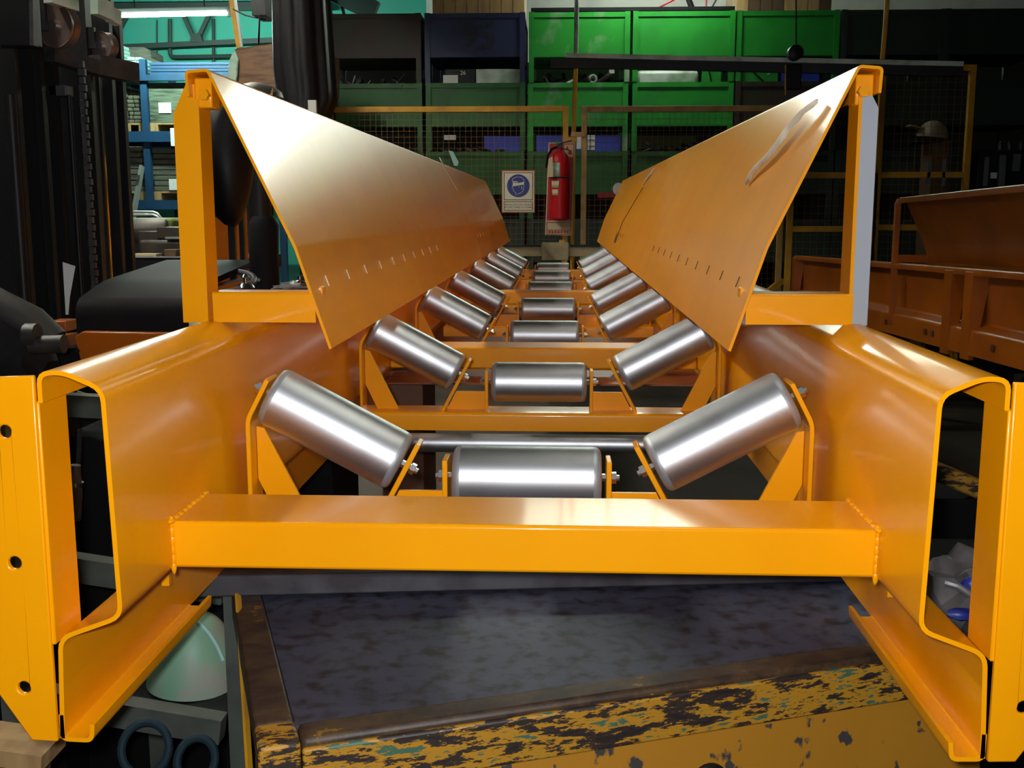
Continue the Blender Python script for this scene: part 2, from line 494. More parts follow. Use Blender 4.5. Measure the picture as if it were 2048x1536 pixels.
# ------------------------------------------------------------------ lamps
def tube_lamp(name, label, p0, p1, count, m, gap=0.09, fix_h=0.05, shade=False):
    p0 = Vector(p0); p1 = Vector(p1)
    t = thing(name, label, 'lamp', (p0 + p1) / 2 + Vector((0, 0, 0.06)))
    d = (p1 - p0).normalized()
    if shade:                                    # deep white reflector added to keep lamp light off the bins and second conveyor
        mid = (p0 + p1) / 2; hl = (p1 - p0).length / 2 + 0.04
        MB().sheet([(-0.33, -0.215), (-0.11, 0.026), (0.11, 0.026), (0.33, -0.215)], 0.004, lambda u, v, q: mid + Vector((u, q, v)), -hl, hl).build('reflector', M['fixture'], t)
        for e in (-1, 1):
            MB().prism([(-0.33, -0.215), (0.33, -0.215), (0.11, 0.026), (-0.11, 0.026)], lambda u, v, q, e=e: mid + Vector((u, e * hl + q * e, v)), 0.004).build('end_plate', M['fixture'], t)
    MB().bar(p0 + Vector((0, 0.02, 0.05)) - d * 0.03, p1 + Vector((0, 0.02, 0.05)) + d * 0.03, 0.07 + gap * (count - 1), fix_h).build('housing', M['fixture'], t, bevel=0.006)
    for k in range(count):
        o = Vector((-d.y, d.x, 0)) * ((k - (count - 1) / 2) * gap)
        MB().sweep([p0 + o, p1 + o], 0.018, 12).build('tube', m, t)
        for e, q in ((p0, -1), (p1, 1)):
            MB().bar(e + o + d * (q * 0.03), e + o - d * (q * 0.005), 0.03, 0.07).build('socket', M['fixture'], t)
    MB().sweep([p0 * 0.8 + p1 * 0.2 + Vector((0, 0.02, 0.07)), p0 * 0.8 + p1 * 0.2 + Vector((0, 0.02, 0.6))], 0.006, 6).build('hanger', M['pipe_dark'], t)
    MB().sweep([p0 * 0.2 + p1 * 0.8 + Vector((0, 0.02, 0.07)), p0 * 0.2 + p1 * 0.8 + Vector((0, 0.02, 0.6))], 0.006, 6).build('hanger', M['pipe_dark'], t)
    return t


tube_lamp('fluorescent_lamp', 'lit fluorescent tube hanging before the teal wall at upper left', at(222, 32, 11.6), at(455, 27, 11.6), 1, M['tube_left'])
tube_lamp('fluorescent_lamp', 'twin lit fluorescent tube hung above the front of the green bins', (0.2, 10.2, EYE + 2.35), (1.4, 10.2, EYE + 2.35), 2, M['tube_bins'])
tube_lamp('fluorescent_lamp', 'single lit fluorescent tube behind the bins lighting the rear wall', (0.2, 12.9, 4.75), (2.2, 12.9, 4.75), 1, M['tube_bins'])
tube_lamp('fluorescent_lamp', 'twin lit fluorescent tube high at the left of the near end of the conveyor', (-2.6, 2.4, 4.0), (-2.6, 4.8, 4.0), 2, M['tube_hall'], shade=True)
tube_lamp('fluorescent_lamp', 'twin lit fluorescent tube high at the left of the far end of the conveyor', (-2.6, 5.8, 4.0), (-2.6, 8.2, 4.0), 2, M['tube_hall'], shade=True)
tube_lamp('fluorescent_lamp', 'twin lit fluorescent tube high at the right of the near end of the conveyor', (1.0, 0.4, 4.25), (1.0, 2.8, 4.25), 2, M['tube_hall_right'], shade=True)

# ------------------------------------------------------------------ the conveyor section in front
CX = -0.054
Y0, Y1 = 1.27, 8.75
ZC = EYE                                              # heights below are given from the lens
conv = thing('conveyor_frame', 'yellow orange trough conveyor frame running away down the middle', 'conveyor', (CX, 5.0, EYE - 0.675))


def side_frame(sgn):
    return lambda u, v, d: Vector((CX + sgn * u, d, ZC + v))


# half profile, u outwards from the centre line
WEB = [(0.581, -0.232), (0.581, -0.196), (0.552, -0.194), (0.503, -0.215), (0.497, -0.506), (0.577, -0.536), (0.583, -0.672)]
for sgn in (-1, 1):
    fr = side_frame(sgn)
    mb = MB()
    mb.sheet(WEB, 0.006, fr, Y0, Y1, r=0.016)
    o = mb.build('side_channel', M['orange'], conv)
    mb = MB()
    mb.sheet([(0.583, -0.640), (0.583, -0.673), (0.545, -0.674), (0.543, -0.652)], 0.006, fr, Y0, 1.74, r=0.008)
    mb.build('bottom_lip', M['orange'], conv)
    # end angle with bolt holes: front leg out, other leg back
    mb = MB()
    poly = [(0.586, -0.198), (0.640, -0.200), (0.668, -0.222), (0.668, -0.60), (0.622, -0.674), (0.588, -0.675)]
    mb.prism(poly, lambda u, v, d, fr=fr: fr(u, v, Y0 - 0.004 + d), 0.008,
             [circle(0.627, z, 0.0085) for z in (-0.268, -0.436, -0.602)])
    mb.box((0, 0, 0), (0, 0, 0)) if False else None
    a = fr(0.583, -0.232, Y0); b = fr(0.592, -0.545, Y0 + 0.075)
    mb.box((min(a.x, b.x), Y0, b.z), (max(a.x, b.x), Y0 + 0.075, a.z))
    mb.build('end_angle', M['orange'], conv, bevel=0.002)
    # small tab below the web, near the beam
    mb = MB()
    mb.box((CX + sgn * 0.565 - 0.006, 1.60, ZC - 0.585), (CX + sgn * 0.565 + 0.006, 1.612, ZC - 0.535))
    mb.build('tab', M['orange'], conv)

BEAMS = [1.45, 3.43, 5.86, 8.0]
for Y in BEAMS:
    MB().box((CX - 0.494, Y, ZC - 0.503), (CX + 0.494, Y + 0.155, ZC - 0.434)).build('cross_beam', M['orange'], conv, bevel=0.005)
for sgn in (-1, 1):
    wl = MB()
    x = CX + sgn * 0.494
    for k in range(9):
        yy = 1.452 + 0.15 * k / 8
        wl.blob((x, yy, ZC - 0.434), (0.005, 0.011, 0.004), seed=k, sub=2)
    for k in range(6):
        wl.blob((x, 1.452, ZC - 0.437 - 0.066 * k / 5), (0.004, 0.004, 0.010), seed=k + 20, sub=2)
    wl.build('weld_bead', M['orange'], conv)

# belly deck plates under the far idlers
for (ya, yb) in ((3.7, 4.55), (4.62, 5.75), (6.1, 7.0), (7.06, 7.95)):
    MB().box((CX - 0.56, ya, ZC - 0.60), (CX + 0.56, yb, ZC - 0.594)).build('deck_plate', M['deck'], conv)

# skirt boards: leaning plates with a fold low down and a capped top edge
SK = [(0.578, 0.192), (0.580, 0.232), (0.543, 0.235), (0.403, -0.062), (0.363, -0.187), (0.346, -0.238)]
for sgn in (-1, 1):
    for (ya, yb) in ((1.85, 5.52), (5.524, 8.62)):
        fr = side_frame(sgn)
        mb = MB()
        mb.sheet(SK, 0.005, fr, ya, yb, r=0.006)
        mb.mi = 1
        for k in range(10 if ya < 3 else 4):          # short cut slots low on the board
            Y = ya + 0.13 + k * 0.2
            p = fr(0.3835 - 0.003, -0.118, Y); q = fr(0.3775 - 0.003, -0.137, Y + 0.004)
            mb.bar(p, q, 0.0016, 0.0015, up=(sgn, 0, 0))
        mb.build('skirt_board', [M['orange'], M['black_hole'] if sgn > 0 else M['film']], conv)
    # bolt head low on the front board
    mb = MB()
    p = fr(0.378, -0.145, 1.93)
    mb.cbox(p, (0.012, 0.03, 0.022))
    mb.build('bolt_head', M['orange'], conv, bevel=0.002)
    for Y in (1.87, 4.7, 7.6):
        # post: angle section with a chamfered head, standing on the channel
        mb = MB()
        mb.prism([(0.573, -0.195), (0.612, -0.195), (0.612, 0.165), (0.588, 0.214), (0.573, 0.214)] if sgn < 0 else [(0.556, -0.195), (0.583, -0.195), (0.583, 0.17), (0.572, 0.19), (0.556, 0.19)], lambda u, v, d, fr=fr, Y=Y: fr(u, v, Y + d), 0.006)
        mb.build('skirt_post', M['orange'] if sgn < 0 else M['primer'], conv)
        q0 = 0.567 if sgn < 0 else 0.550
        a = fr(q0, -0.195, Y); b = fr(q0 + 0.006, 0.19, Y + 0.062)
        MB().box((min(a.x, b.x), a.y, a.z), (max(a.x, b.x), b.y, b.z)).build('post_flange', M['orange'], conv)
        a = fr(0.375, -0.194, Y - 0.004); b = fr(0.557, -0.143, Y + 0.05)
        MB().sheet([(0.002, -0.194), (0.0, -0.143), (0.05, -0.143)], 0.006, lambda u, v, d, Y=Y: Vector((d, Y + u, ZC + v)), min(a.x, b.x), max(a.x, b.x), r=0.004).build('skirt_arm', M['orange'], conv)
        # head block and nut under the cap
        a = fr(0.545, 0.175, Y + 0.004); b = fr(0.575, 0.225, Y + 0.05)
        MB().box((min(a.x, b.x), a.y, a.z), (max(a.x, b.x), b.y, b.z)).build('head_block', M['orange'], conv, bevel=0.003)
        p = fr(0.556, 0.196, Y - 0.002)
        MB().lathe([(0.010, -0.008), (0.010, 0.008)], p, (0, 1, 0), 6).build('nut', M['orange'], conv)

# flat crossing plate and short post at the far end
fe = MB()
a = at(985, 489, 8.95); b = at(1215, 513, 8.95)
fe.box((a.x, 8.9, b.z), (b.x, 8.98, a.z))
c = at(1084, 487, 8.93); d = at(1137, 520, 8.93)
fe.box((c.x, 8.86, d.z), (d.x, 8.895, c.z + 0.01))
fe.build('end_plate', M['olive_cream'], conv, bevel=0.004)
fe = MB()
for x0, x1 in ((990, 1082), (1139, 1200)):
    a = at(x0, 489, 8.9); b = at(x1, 494, 8.9)
    fe.box((a.x, 8.885, b.z), (b.x, 8.9, a.z))
fe.build('end_slot', M['black'], conv)

# ------------------------------------------------------------------ trough idlers
Z0 = EYE - 0.575
def zl(z): return z + 0.575
TH = math.radians(28)


def roller(root, c, ax, k):
    c = Vector(c); ax = Vector(ax).normalized()
    h = 0.125; r = 0.0525
    mb = MB()
    mb.lathe([(r, -h + 0.012), (r, h - 0.012)], c, ax, 56)
    ro = mb.build('roller', M['steel'], root, local=True, angle=50)
    for s in (-1, 1):
        MB().lathe([(r, -0.0125), (r - 0.0004, -0.008), (r - 0.0022, -0.0035), (r - 0.006, 0.0), (r - 0.011, 0.0015), (r - 0.014, 0.001), (r - 0.018, -0.003), (0.02, -0.003), (0.017, 0.002), (0.009, 0.002)], c + ax * (s * h), ax * s, 48).build('end_cap', M['cap'], ro, local=True, angle=60)
        MB().lathe([(0.007, 0.0), (0.007, 0.019), (0.0105, 0.0192), (0.0105, 0.0275), (0.005, 0.028), (0.005, 0.033)], c + ax * (s * h), ax * s, 6).build('axle_nut', M['bolt'], ro, local=True, angle=20)
    return ro


def make_idler():
    t = thing('trough_idler', '', 'trough idler', (CX, 0, Z0))
    mb = MB()
    mb.sheet([(-0.05, 0.0), (-0.05, 0.045), (0.05, 0.045)], 0.006, lambda u, v, d: Vector((d, u, v)), -0.485, 0.485, r=0.006)
    mb.build('base_angle', M['orange'], t, local=True)
    for s in (-1, 1):
        F = lambda u, v, d, s=s: Vector((s * u, d, v))
        mb = MB().sheet([(0.473, 0.047), (0.473, 0.226), (0.437, 0.294)], 0.008, F, -0.036, 0.03, r=0.012)
        mb.build('outer_bracket', M['orange'], t, local=True, bevel=0.0015)
        MB().prism([(0.468, 0.208), (0.455, 0.205), (0.378, 0.047), (0.436, 0.047), (0.468, 0.115)], F, 0.006).build('gusset', M['orange'], t, local=True)
        MB().sheet([(0.257, 0.047), (0.184, 0.184)], 0.009, F, -0.032, 0.022).build('inner_bracket', M['orange'], t, local=True, bevel=0.0015)
        MB().sheet([(0.139, 0.047), (0.139, 0.158)], 0.009, F, -0.032, 0.022).build('centre_bracket', M['orange'], t, local=True, bevel=0.0015)
        MB().prism([(0.144, 0.047), (0.248, 0.047), (0.222, 0.097), (0.144, 0.097)], F, 0.006).build('web_plate', M['orange'], t, local=True)
    roller(t, (0, 0, zl(-0.4515)), (1, 0, 0), 0)
    roller(t, (-0.329, 0, zl(-0.370)), (math.cos(TH), 0, -math.sin(TH)), 1)
    roller(t, (0.329, 0, zl(-0.370)), (math.cos(TH), 0, math.sin(TH)), 2)
    return t


idler0 = make_idler()
IDL = [(1.80, 'nearest trough idler with three large steel rollers right behind the front beam'),
       (2.84, 'second trough idler from the front with its whole bracket frame in view'),
       (3.95, 'third trough idler from the front, half hidden behind a cross beam'),
       (5.00, 'fourth trough idler from the front, over the red brown deck'),
       (6.18, 'fifth trough idler from the front, its middle roller mostly hidden by a cross beam'),
       (7.35, 'sixth trough idler from the front, next to last of the row'),
       (8.48, 'farthest trough idler beside the pale plate at the end of the conveyor')]
for i, (Y, lab) in enumerate(IDL):
    o = idler0 if i == 0 else copy_tree(idler0)
    o.location = (CX, Y, Z0)
    o['label'] = lab
    o['group'] = 'trough idlers along the conveyor'

t = thing('return_roller', 'long thin steel return roller crossing low behind the nearest idler', 'roller', (CX, 3.0, EYE - 0.69))
mb = MB(); mb.lathe([(0.022, -0.50), (0.027, -0.497), (0.027, 0.497), (0.022, 0.50)], (CX, 3.0, EYE - 0.655), (1, 0, 0), 32); mb.build('tube', M['steel'], t)
for s in (-1, 1):
    MB().lathe([(0.01, 0), (0.01, 0.076)], (CX + s * 0.5, 3.0, EYE - 0.655), (s, 0, 0), 12).build('axle', M['bolt'], t)

# loose bits on the boards
def on_board(sgn, s_, Y, off=0.006):
    """point on the inner face of a skirt board; s_ from 0 (top) to 1 (fold)"""
    u = 0.543 + (0.403 - 0.543) * s_; v = 0.235 + (-0.062 - 0.235) * s_
    return Vector((CX + sgn * (u - off * 0.9), Y, ZC + v + off * 0.45))


mb = MB()
pts = []
A = on_board(1, 0.16, 1.985, 0.012); B = on_board(1, 0.62, 2.35, 0.006)
rows = 14
prev = None
for i in range(rows + 1):
    w = i / rows
    p = A.lerp(B, w) + Vector((-0.012 * math.sin(w * 3.1), 0, 0.006 * math.sin(w * 9)))
    hw = 0.026 * (1 - 0.75 * abs(w - 0.45) / 0.55) + 0.003
    cr = Vector((0.2, 0.9, 0.25)).normalized()
    a = mb.bm.verts.new(p - cr * hw + Vector((0.004 * (i % 2), 0, 0))); m_ = mb.bm.verts.new(p + Vector((-0.006, 0, 0.003))); b = mb.bm.verts.new(p + cr * hw)
    if prev:
        mb._face([prev[0], prev[1], m_, a]); mb._face([prev[1], prev[2], b, m_])
    prev = (a, m_, b)
o = mb.build('tape_strip', M['film'])
sd = o.modifiers.new('body', 'SOLIDIFY'); sd.thickness = 0.0008
tag(o, 'crinkled strip of clear tape peeling off the right skirt board', 'tape')
mb = MB(); mb.bar(on_board(-1, 0.0, 5.47, 0.004) + Vector((-0.01, 0, 0.02)), on_board(-1, 0.42, 5.62, 0.004), 0.03, 0.003, up=(1, 0, 0.5))
tag(mb.build('tape_scrap', M['film']), 'scrap of clear tape over the joint of the left skirt board', 'tape')
mb = MB(); mb.bar(on_board(1, 0.12, 5.6, 0.006), on_board(1, 0.3, 5.85, 0.006), 0.035, 0.003, up=(1, 0, -0.5))
tag(mb.build('tape_scrap', M['film']), 'short scrap of tape near the top of the right board joint', 'tape')
t = thing('hanging_cord', 'thin dark cord with a metal tip hanging down the right board joint', 'cord', on_board(1, 0.3, 5.7, 0.008))
q = [on_board(1, s_, 5.7 + 0.5 * (s_ - 0.4), 0.008) for s_ in (0.4, 0.6, 0.8, 1.0)] + [Vector((CX + 0.375, 6.1, ZC - 0.13))]
MB().sweep(q, 0.0017, 6).build('cord', M['black_hole'], t)
MB().sweep([q[-1], q[-1] + Vector((-0.012, 0.02, -0.045))], 0.009, 8).build('tip', M['sheave'], t)

# ------------------------------------------------------------------ steel table and bar that carry the conveyor
ZT = EYE - 0.717
def on_z(px, py, z):
    d = FWD + RGT * ((px - 1024) / FPX) + UPV * ((768 - py) / FPX)
    k = (z - EYE) / d.z
    return Vector((0, 0, EYE)) + d * k


cA = on_z(600, 1487, ZT); cB = on_z(1790, 1312, ZT)
ang = math.atan2(cB.y - cA.y, cB.x - cA.x)
tab = thing('steel_table', 'heavy worn steel table with blue grey top and chipped yellow edge under the conveyor', 'table', (cA.x, cA.y, 0), ang)
TL = 1.13; TD = 0.64; EX = -0.055
mb = MB(); mb.box((0.0, 0.055, ZT - 0.02), (TL, TD, ZT - 0.001)); mb.build('table_top', M['blue_plate'], tab, local=True)
mb = MB(); mb.box((EX, 0.06, ZT - 0.05), (-0.002, TD, ZT + 0.006)); mb.build('side_rim', M['rust'], tab, local=True, bevel=0.004)
mb = MB(); mb.box((0.002, 0.0, ZT - 0.025), (TL, 0.053, ZT + 0.006)); mb.build('front_rim', M['rust'], tab, local=True, bevel=0.008)
mb = MB(); mb.box((0.002, -0.012, ZT - 0.075), (TL, -0.001, ZT - 0.004)); mb.build('front_edge', M['flaked'], tab, local=True, bevel=0.004)
mb = MB(); mb.box((EX - 0.002, -0.012, ZT - 0.12), (0.0, 0.058, ZT + 0.008)); mb.build('corner_block', M['flaked'], tab, local=True, bevel=0.006)
mb = MB()
mb.prism([(0.0, 0.25), (TL, 0.25), (TL, ZT - 0.076), (0.0, ZT - 0.076)], lambda u, v, d: Vector((u, -0.055 + 0.05 * (v - 0.25) / (ZT - 0.33) + d, v)), 0.012, [circle(0.62, ZT - 0.16, 0.022)])
mb.build('front_panel', M['old_yellow'], tab, local=True)
mb = MB(); mb.lathe([(0.028, -0.006), (0.034, -0.002), (0.034, 0.02), (0.018, 0.02), (0.018, -0.006)], (0.62, -0.014, ZT - 0.16), (0, 1, 0), 24, cap=False); mb.build('bushing', M['black'], tab, local=True)
for x in (0.03 + EX, TL - 0.08):
    for y in (0.03, TD - 0.08):
        MB().box((x, y, 0), (x + 0.07, y + 0.07, ZT - 0.05 if y > 0.5 or x > 0 else ZT - 0.12)).build('leg', M['rust'], tab, local=True)

e0 = on_z(385, 1196, ZT + 0.004); e1 = on_z(1745, 1161, ZT + 0.004)
mb = MB(); mb.bar(e0 + Vector((0, 0.03, 0.021)), e1 + Vector((0.05, 0.03, 0.021)), 0.06, 0.042)
tag(mb.build('support_bar', M['dark_steel'], bevel=0.004), 'dark flat steel bar lying across the table under the conveyor flanges', 'bar')

# thin yellow flat strip standing at the table's left end
s0 = at(476, 1190, 1.86); s1 = at(500, 1560, 1.52)
mb = MB(); mb.bar(s0, s1 + (s1 - s0) * (s1.z / (s0.z - s1.z)), 0.005, 0.012, up=(0, 1, 0))
tag(mb.build('yellow_strip', M['fence']), 'thin yellow steel strip leaning by the left end of the steel table', 'strip')

mb = MB(); mb.pbox(762, 742, 846, 900, 3.95, 0.4)
for v in mb.bm.verts: v.co.z = 0.0 if v.co.z < 0.9 else v.co.z
tag(mb.build('brown_carton', M['carton_red'], bevel=0.004), 'tall brown carton on the floor under the second idler at left', 'carton')
mb = MB(); mb.pbox(850, 748, 1300, 900, 4.4, 0.05)
for v in mb.bm.verts: v.co.z = 0.0 if v.co.z < 0.9 else v.co.z
tag(mb.build('grey_board', M['board_grey']), 'upright grey brown board on the floor under the middle of the conveyor', 'board')

# ------------------------------------------------------------------ low grey rack at the left with odds and ends
rk = thing('storage_rack', 'low grey green steel rack half hidden behind the left channel', 'rack', (at(300, 1400, 1.95).x, 2.1, 0))
mb = MB()
a = at(444, 1195, 1.92); b = at(482, 1300, 1.92)
mb.box((a.x, 1.925, 0), (b.x - 0.002, 1.965, ZT + 0.001)); mb.build('post', M['grey_green'], rk)
mb = MB(); p = at(120, 1395, 1.9); q = at(446, 1455, 1.9)
mb.bar(at(60, 1392, 1.94), at(446, 1457, 1.94), 0.04, 0.05); mb.build('rail', M['grey_green'], rk)
mb = MB(); mb.bar(at(60, 1120, 2.2), at(450, 1180, 2.2), 0.04, 0.055); mb.build('rail', M['grey_green'], rk)
mb = MB(); mb.bar(at(60, 805, 2.6), at(380, 822, 2.6), 0.04, 0.055); mb.build('rail', M['grey_green'], rk)
mb = MB(); a = at(60, 1300, 1.95)
mb.box((a.x - 0.05, 1.92, 0), (a.x, 1.96, EYE - 0.33)); mb.build('post', M['grey_green'], rk)
mb = MB(); a = at(60, 1300, 1.95); mb.box((a.x - 0.05, 2.62, 0), (a.x, 2.66, at(60, 812, 2.6).z)); mb.build('post', M['grey_green'], rk)
mb = MB(); a = at(300, 1440, 1.97); b = at(440, 1440, 1.97)
mb.box((at(80, 1440, 1.97).x, 1.97, a.z - 0.012), (b.x, 2.55, a.z)); mb.build('shelf', M['black'], rk)
SH = a.z

mb = MB()
c = at(392, 1400, 2.12)
R_ = 0.095
prof = []
for k in range(13):
    w = k / 12
    prof.append((R_ * math.cos(w * PI / 2) ** 0.8, 0.155 * math.sin(w * PI / 2)))
mb.lathe(prof, (c.x - 0.012, 2.14, SH + 0.004), (0.06, 0, 1), 40)
dome = thing('plastic_hood', 'mottled pale green plastic hood with a raised ridge on the low rack', 'hood', (c.x, 2.14, SH + 0.004))
mb.build('shell', M['dome'], dome)
mb = MB()
mb.sweep([Vector((c.x - 0.012 + R_ * 1.0 * math.sin(w * 1.25), 2.14 - R_ * 0.75 * (1 - 0.2 * w) * math.sin(min(1.2, w + 0.25)), SH + 0.004 + 0.153 * math.cos(w * 1.2))) for w in (0.1, 0.3, 0.5, 0.7, 0.9)], 0.004, 8)
mb.build('ridge', M['teal_scrap'], dome)
for k, (px, py, r) in enumerate(((290, 1497, 0.045), (392, 1520, 0.036))):
    c = at(px, py, 1.85)
    mb = MB(); mb.sweep([c + Vector((r * math.cos(w), 0.02 * math.sin(w), r * 0.95 * math.sin(w))) for w in [2 * PI * i / 24 for i in range(24)]], 0.008, 8, closed=True)
    tag(mb.build('hose_loop', M['blue_hose']), ['larger dull blue hose loop hanging below the low rack shelf', 'smaller dark blue hose loop hanging beside the table post'][k], 'hose')
a = at(0, 1500, 1.6)
mb = MB(); mb.bar(at(-60, 1478, 1.62), at(108, 1502, 1.62), 0.09, 0.028)
tag(mb.build('wooden_board', M['wood']), 'pale wooden board lying at the lower left corner under the flange', 'board')
mb = MB(); p0 = at(-60, 1478, 1.62); mb.bar(at(-60, 1520, 1.63), at(80, 1542, 1.63), 0.08, 0.05)
tag(mb.build('wooden_block', M['wood_dark']), 'dark block under the pale wooden board at lower left', 'block')
# things seen through the left channel's open end
t = thing('hand_tool', 'grey air tool with a bright collar hanging behind the left channel', 'tool', at(150, 985, 2.3))
MB().sweep([at(148, 1040, 2.3), at(147, 985, 2.3), at(151, 930, 2.3)], [0.016, 0.02, 0.011], 12).build('grip', M['dark_steel'], t)
MB().sweep([at(152, 972, 2.3), at(153, 963, 2.3)], 0.016, 12).build('collar', M['chrome'], t)
MB().sweep([at(153, 962, 2.3), at(158, 925, 2.32), at(160, 860, 2.4)], 0.006, 8).build('hose', M['black_soft'], t)
mb = MB(); a = at(175, 870, 3.0); b = at(262, 1030, 3.0)
mb.box((a.x, 3.0, b.z), (b.x, 3.03, a.z)); mb.box((at(110, 1030, 3.0).x, 2.95, b.z - 0.05), (b.x, 3.1, b.z))
tag(mb.build('orange_bracket', M['orange_flat'], bevel=0.003), 'orange steel bracket behind the open end of the left channel', 'bracket')
mb = MB()
for k in range(9):
    w = k / 8
    p = at(128 + 84 * w, 808 + 6 * math.sin(k * 2.1), 2.75)
    mb.sweep([p + Vector((-0.03, 0, 0.0)), p + Vector((0.0, 0.01, 0.02 * math.sin(k))), p + Vector((0.04, -0.01, 0.01))], 0.012, 8)
tag(mb.build('rope_bundle', M['carton_dark']), 'dark brown rope bundle lying on the upper rail of the low rack', 'rope')
mb = MB(); mb.box((at(20, 1100, 2.4).x, 2.68, 0.0), (at(420, 1100, 2.4).x, 2.93, EYE - 0.58))
tag(mb.build('dark_crate', M['black_soft'], bevel=0.01), 'black crate on the floor behind the low rack', 'crate')

# ------------------------------------------------------------------ forklift at the left
fk = thing('forklift', 'black and orange forklift with raised chain mast at the left', 'forklift', (at(150, 700, 3.9).x, 4.2, 0))
def pix_box(name, x0, y0, x1, y1, Y, dep, m, parent, bevel=0.0, floor=False):
    mb = MB(); mb.pbox(x0, y0, x1, y1, Y, dep)
    return mb.build(name, m, parent, bevel=bevel)
for (x0, x1, Y, y0) in ((-40, 42, 3.5, -60), (58, 92, 3.62, -60), (104, 166, 3.8, 118), (196, 232, 4.1, 30)):
    mb = MB(); a = at(x0, 300, Y); b = at(x1, 300, Y); top = at(x0, y0, Y).z
    w = b.x - a.x
    mb.prism([(0, 0), (w, 0), (w, 0.03), (w * 0.45, 0.03), (w * 0.45, 0.10), (w, 0.10), (w, 0.13), (0, 0.13)], lambda u, v, d, a=a, Y=Y: Vector((a.x + u, Y + v, 0.15 + d)), top - 0.15)
    mb.build('mast_rail', M['black'], fk)
for (px, Y, y0, y1, r, mm) in ((56, 3.66, 120, 720, 0.016, 'chrome'), (138, 3.72, 190, 700, 0.008, 'black'), (194, 4.02, 120, 700, 0.012, 'chrome'), (186, 4.0, 120, 700, 0.02, 'black'), (20, 3.48, 190, 700, 0.018, 'black')):
    a = at(px, y0, Y); MB().sweep([a, Vector((a.x, Y, 0.3))], r, 14).build('lift_rod', M[mm], fk)
# leaf chain
mb = MB(); a = at(163, 135, 3.75); b = at(172, 690, 3.75)
nl = 60
for k in range(nl):
    z = a.z + (0.45 - a.z) * k / nl
    w = 0.024 if k % 2 else 0.016
    mb.box((a.x - w / 2, 3.745, z), (a.x + w / 2, 3.76, z + (a.z - 0.45) / nl * 0.8))
mb.build('leaf_chain', M['sheave'] if False else M['dark_steel'], fk)
for (px, py, rpx, Y) in ((117, 52, 43, 3.66), (208, 92, 27, 4.0)):
    c = at(px, py, Y); R_ = rpx / FPX * Y * 0.99
    sv = MB().lathe([(0.02, -0.02), (R_ * 0.92, -0.02), (R_, -0.026), (R_ * 1.0, -0.02), (R_ * 0.9, 0.0), (R_, 0.02), (0.02, 0.02)], c, (0.25, 1, 0.05), 40).build('chain_sheave', M['sheave'], fk)
    MB().lathe([(0.016, -0.032), (0.016, -0.015)], c, (0.25, 1, 0.05), 14).build('hub', M['bolt'], sv)
    MB().box((c.x - R_ * 0.95, Y - 0.045, c.z - R_ * 0.30), (c.x - R_ * 0.3, Y - 0.03, c.z + R_ * 1.2)).build('guard', M['black'], sv)
mb = MB(); mb.bar(at(98, 108, 3.66), at(190, 136, 3.86), 0.05, 0.05); mb.build('crosshead', M['dark_steel'], fk)
mb = MB(); mb.bar(at(190, 130, 3.9), at(268, 146, 4.1), 0.05, 0.07); mb.build('crosshead', M['dark_steel'], fk)
for (xa, ya, xb, yb, Ya, Yb, hh) in ((95, -6, 150, 12, 3.55, 3.7, 0.035), (188, 10, 220, 24, 3.8, 3.9, 0.06), (219, 28, 236, 38, 3.9, 3.95, 0.05)):
    MB().bar(at(xa, ya, Ya), at(xb, yb, Yb), 0.03, hh).build('top_plate', M['pale_metal'], fk)
pix_box('mast_cover', -60, -40, 66, 92, 3.3, 0.05, M['black'], fk, 0.004)
MB().bar(at(66, -40, 3.3), at(68, 92, 3.3), 0.012, 0.03).build('cover_edge', M['dark_steel'], fk)
pix_box('mast_bracket', 96, 170, 132, 192, 3.72, 0.06, M['dark_steel'], fk, 0.004)
mb = MB(); mb.box((at(-40, 300, 3.9).x, 3.95, 0.15), (at(175, 300, 3.9).x, 4.0, at(0, -40, 3.95).z)); mb.build('mast_shield', M['black'], fk)
mb = MB(); mb.box((at(160, 300, 4.2).x, 4.25, 0.15), (at(228, 300, 4.2).x, 4.28, at(0, -20, 4.25).z)); mb.build('mast_shield', M['black'], fk)
# paper tag
mb = MB(); p = [at(146, 522, 3.7), at(171, 530, 3.7), at(160, 590, 3.7), at(157, 625, 3.7), at(152, 625, 3.7), at(150, 590, 3.7)]
mb.prism([(q.x, q.z) for q in p], lambda u, v, d: Vector((u, 3.62 + d, v)), 0.002)
tag(mb.build('paper_tag', M['paper']), 'torn white paper tag hanging on the forklift mast', 'tag')
# body
mb = MB()
A = [at(160, 628, 3.3), at(215, 612, 3.45), at(300, 590, 3.7), at(372, 585, 3.8), at(372, 660, 3.3), at(160, 655, 3.15)]
mb.sheet([(0.0, 0.0), (0.0, 0.085), (0.20, 0.13), (0.75, 0.17)], 0.02, lambda u, v, d: Vector((d, 3.1 + u, at(250, 665, 3.1).z + v)), at(155, 640, 3.1).x, at(375, 640, 3.1).x, r=0.05)
mb.build('cowl', M['black_soft'], fk)
mb = MB(); mb.box((at(225, 620, 3.3).x, 3.26, at(250, 622, 3.3).z + 0.0), (at(360, 620, 3.3).x, 3.6, at(250, 612, 3.3).z + 0.03)); mb.build('cowl_hatch', M['black'], fk, bevel=0.01)
mb = MB()
pa = [(150, 672), (165, 663), (372, 667), (372, 735), (165, 735)]
mb.prism([(at(x, y, 3.0).x, at(x, y, 3.0).z) for x, y in pa], lambda u, v, d: Vector((u, 3.0 + d, v)), 0.03); mb.build('body_panel', M['orange_flat'], fk, bevel=0.004)
mb = MB(); mb.lathe([(0.006, 0), (0.006, 0.006)], at(154, 702, 2.99), (0, 1, 0), 10); mb.build('panel_bolt', M['black'], fk)
pix_box('body_step', 98, 642, 132, 664, 3.25, 0.08, M['orange_flat'], fk, 0.003)
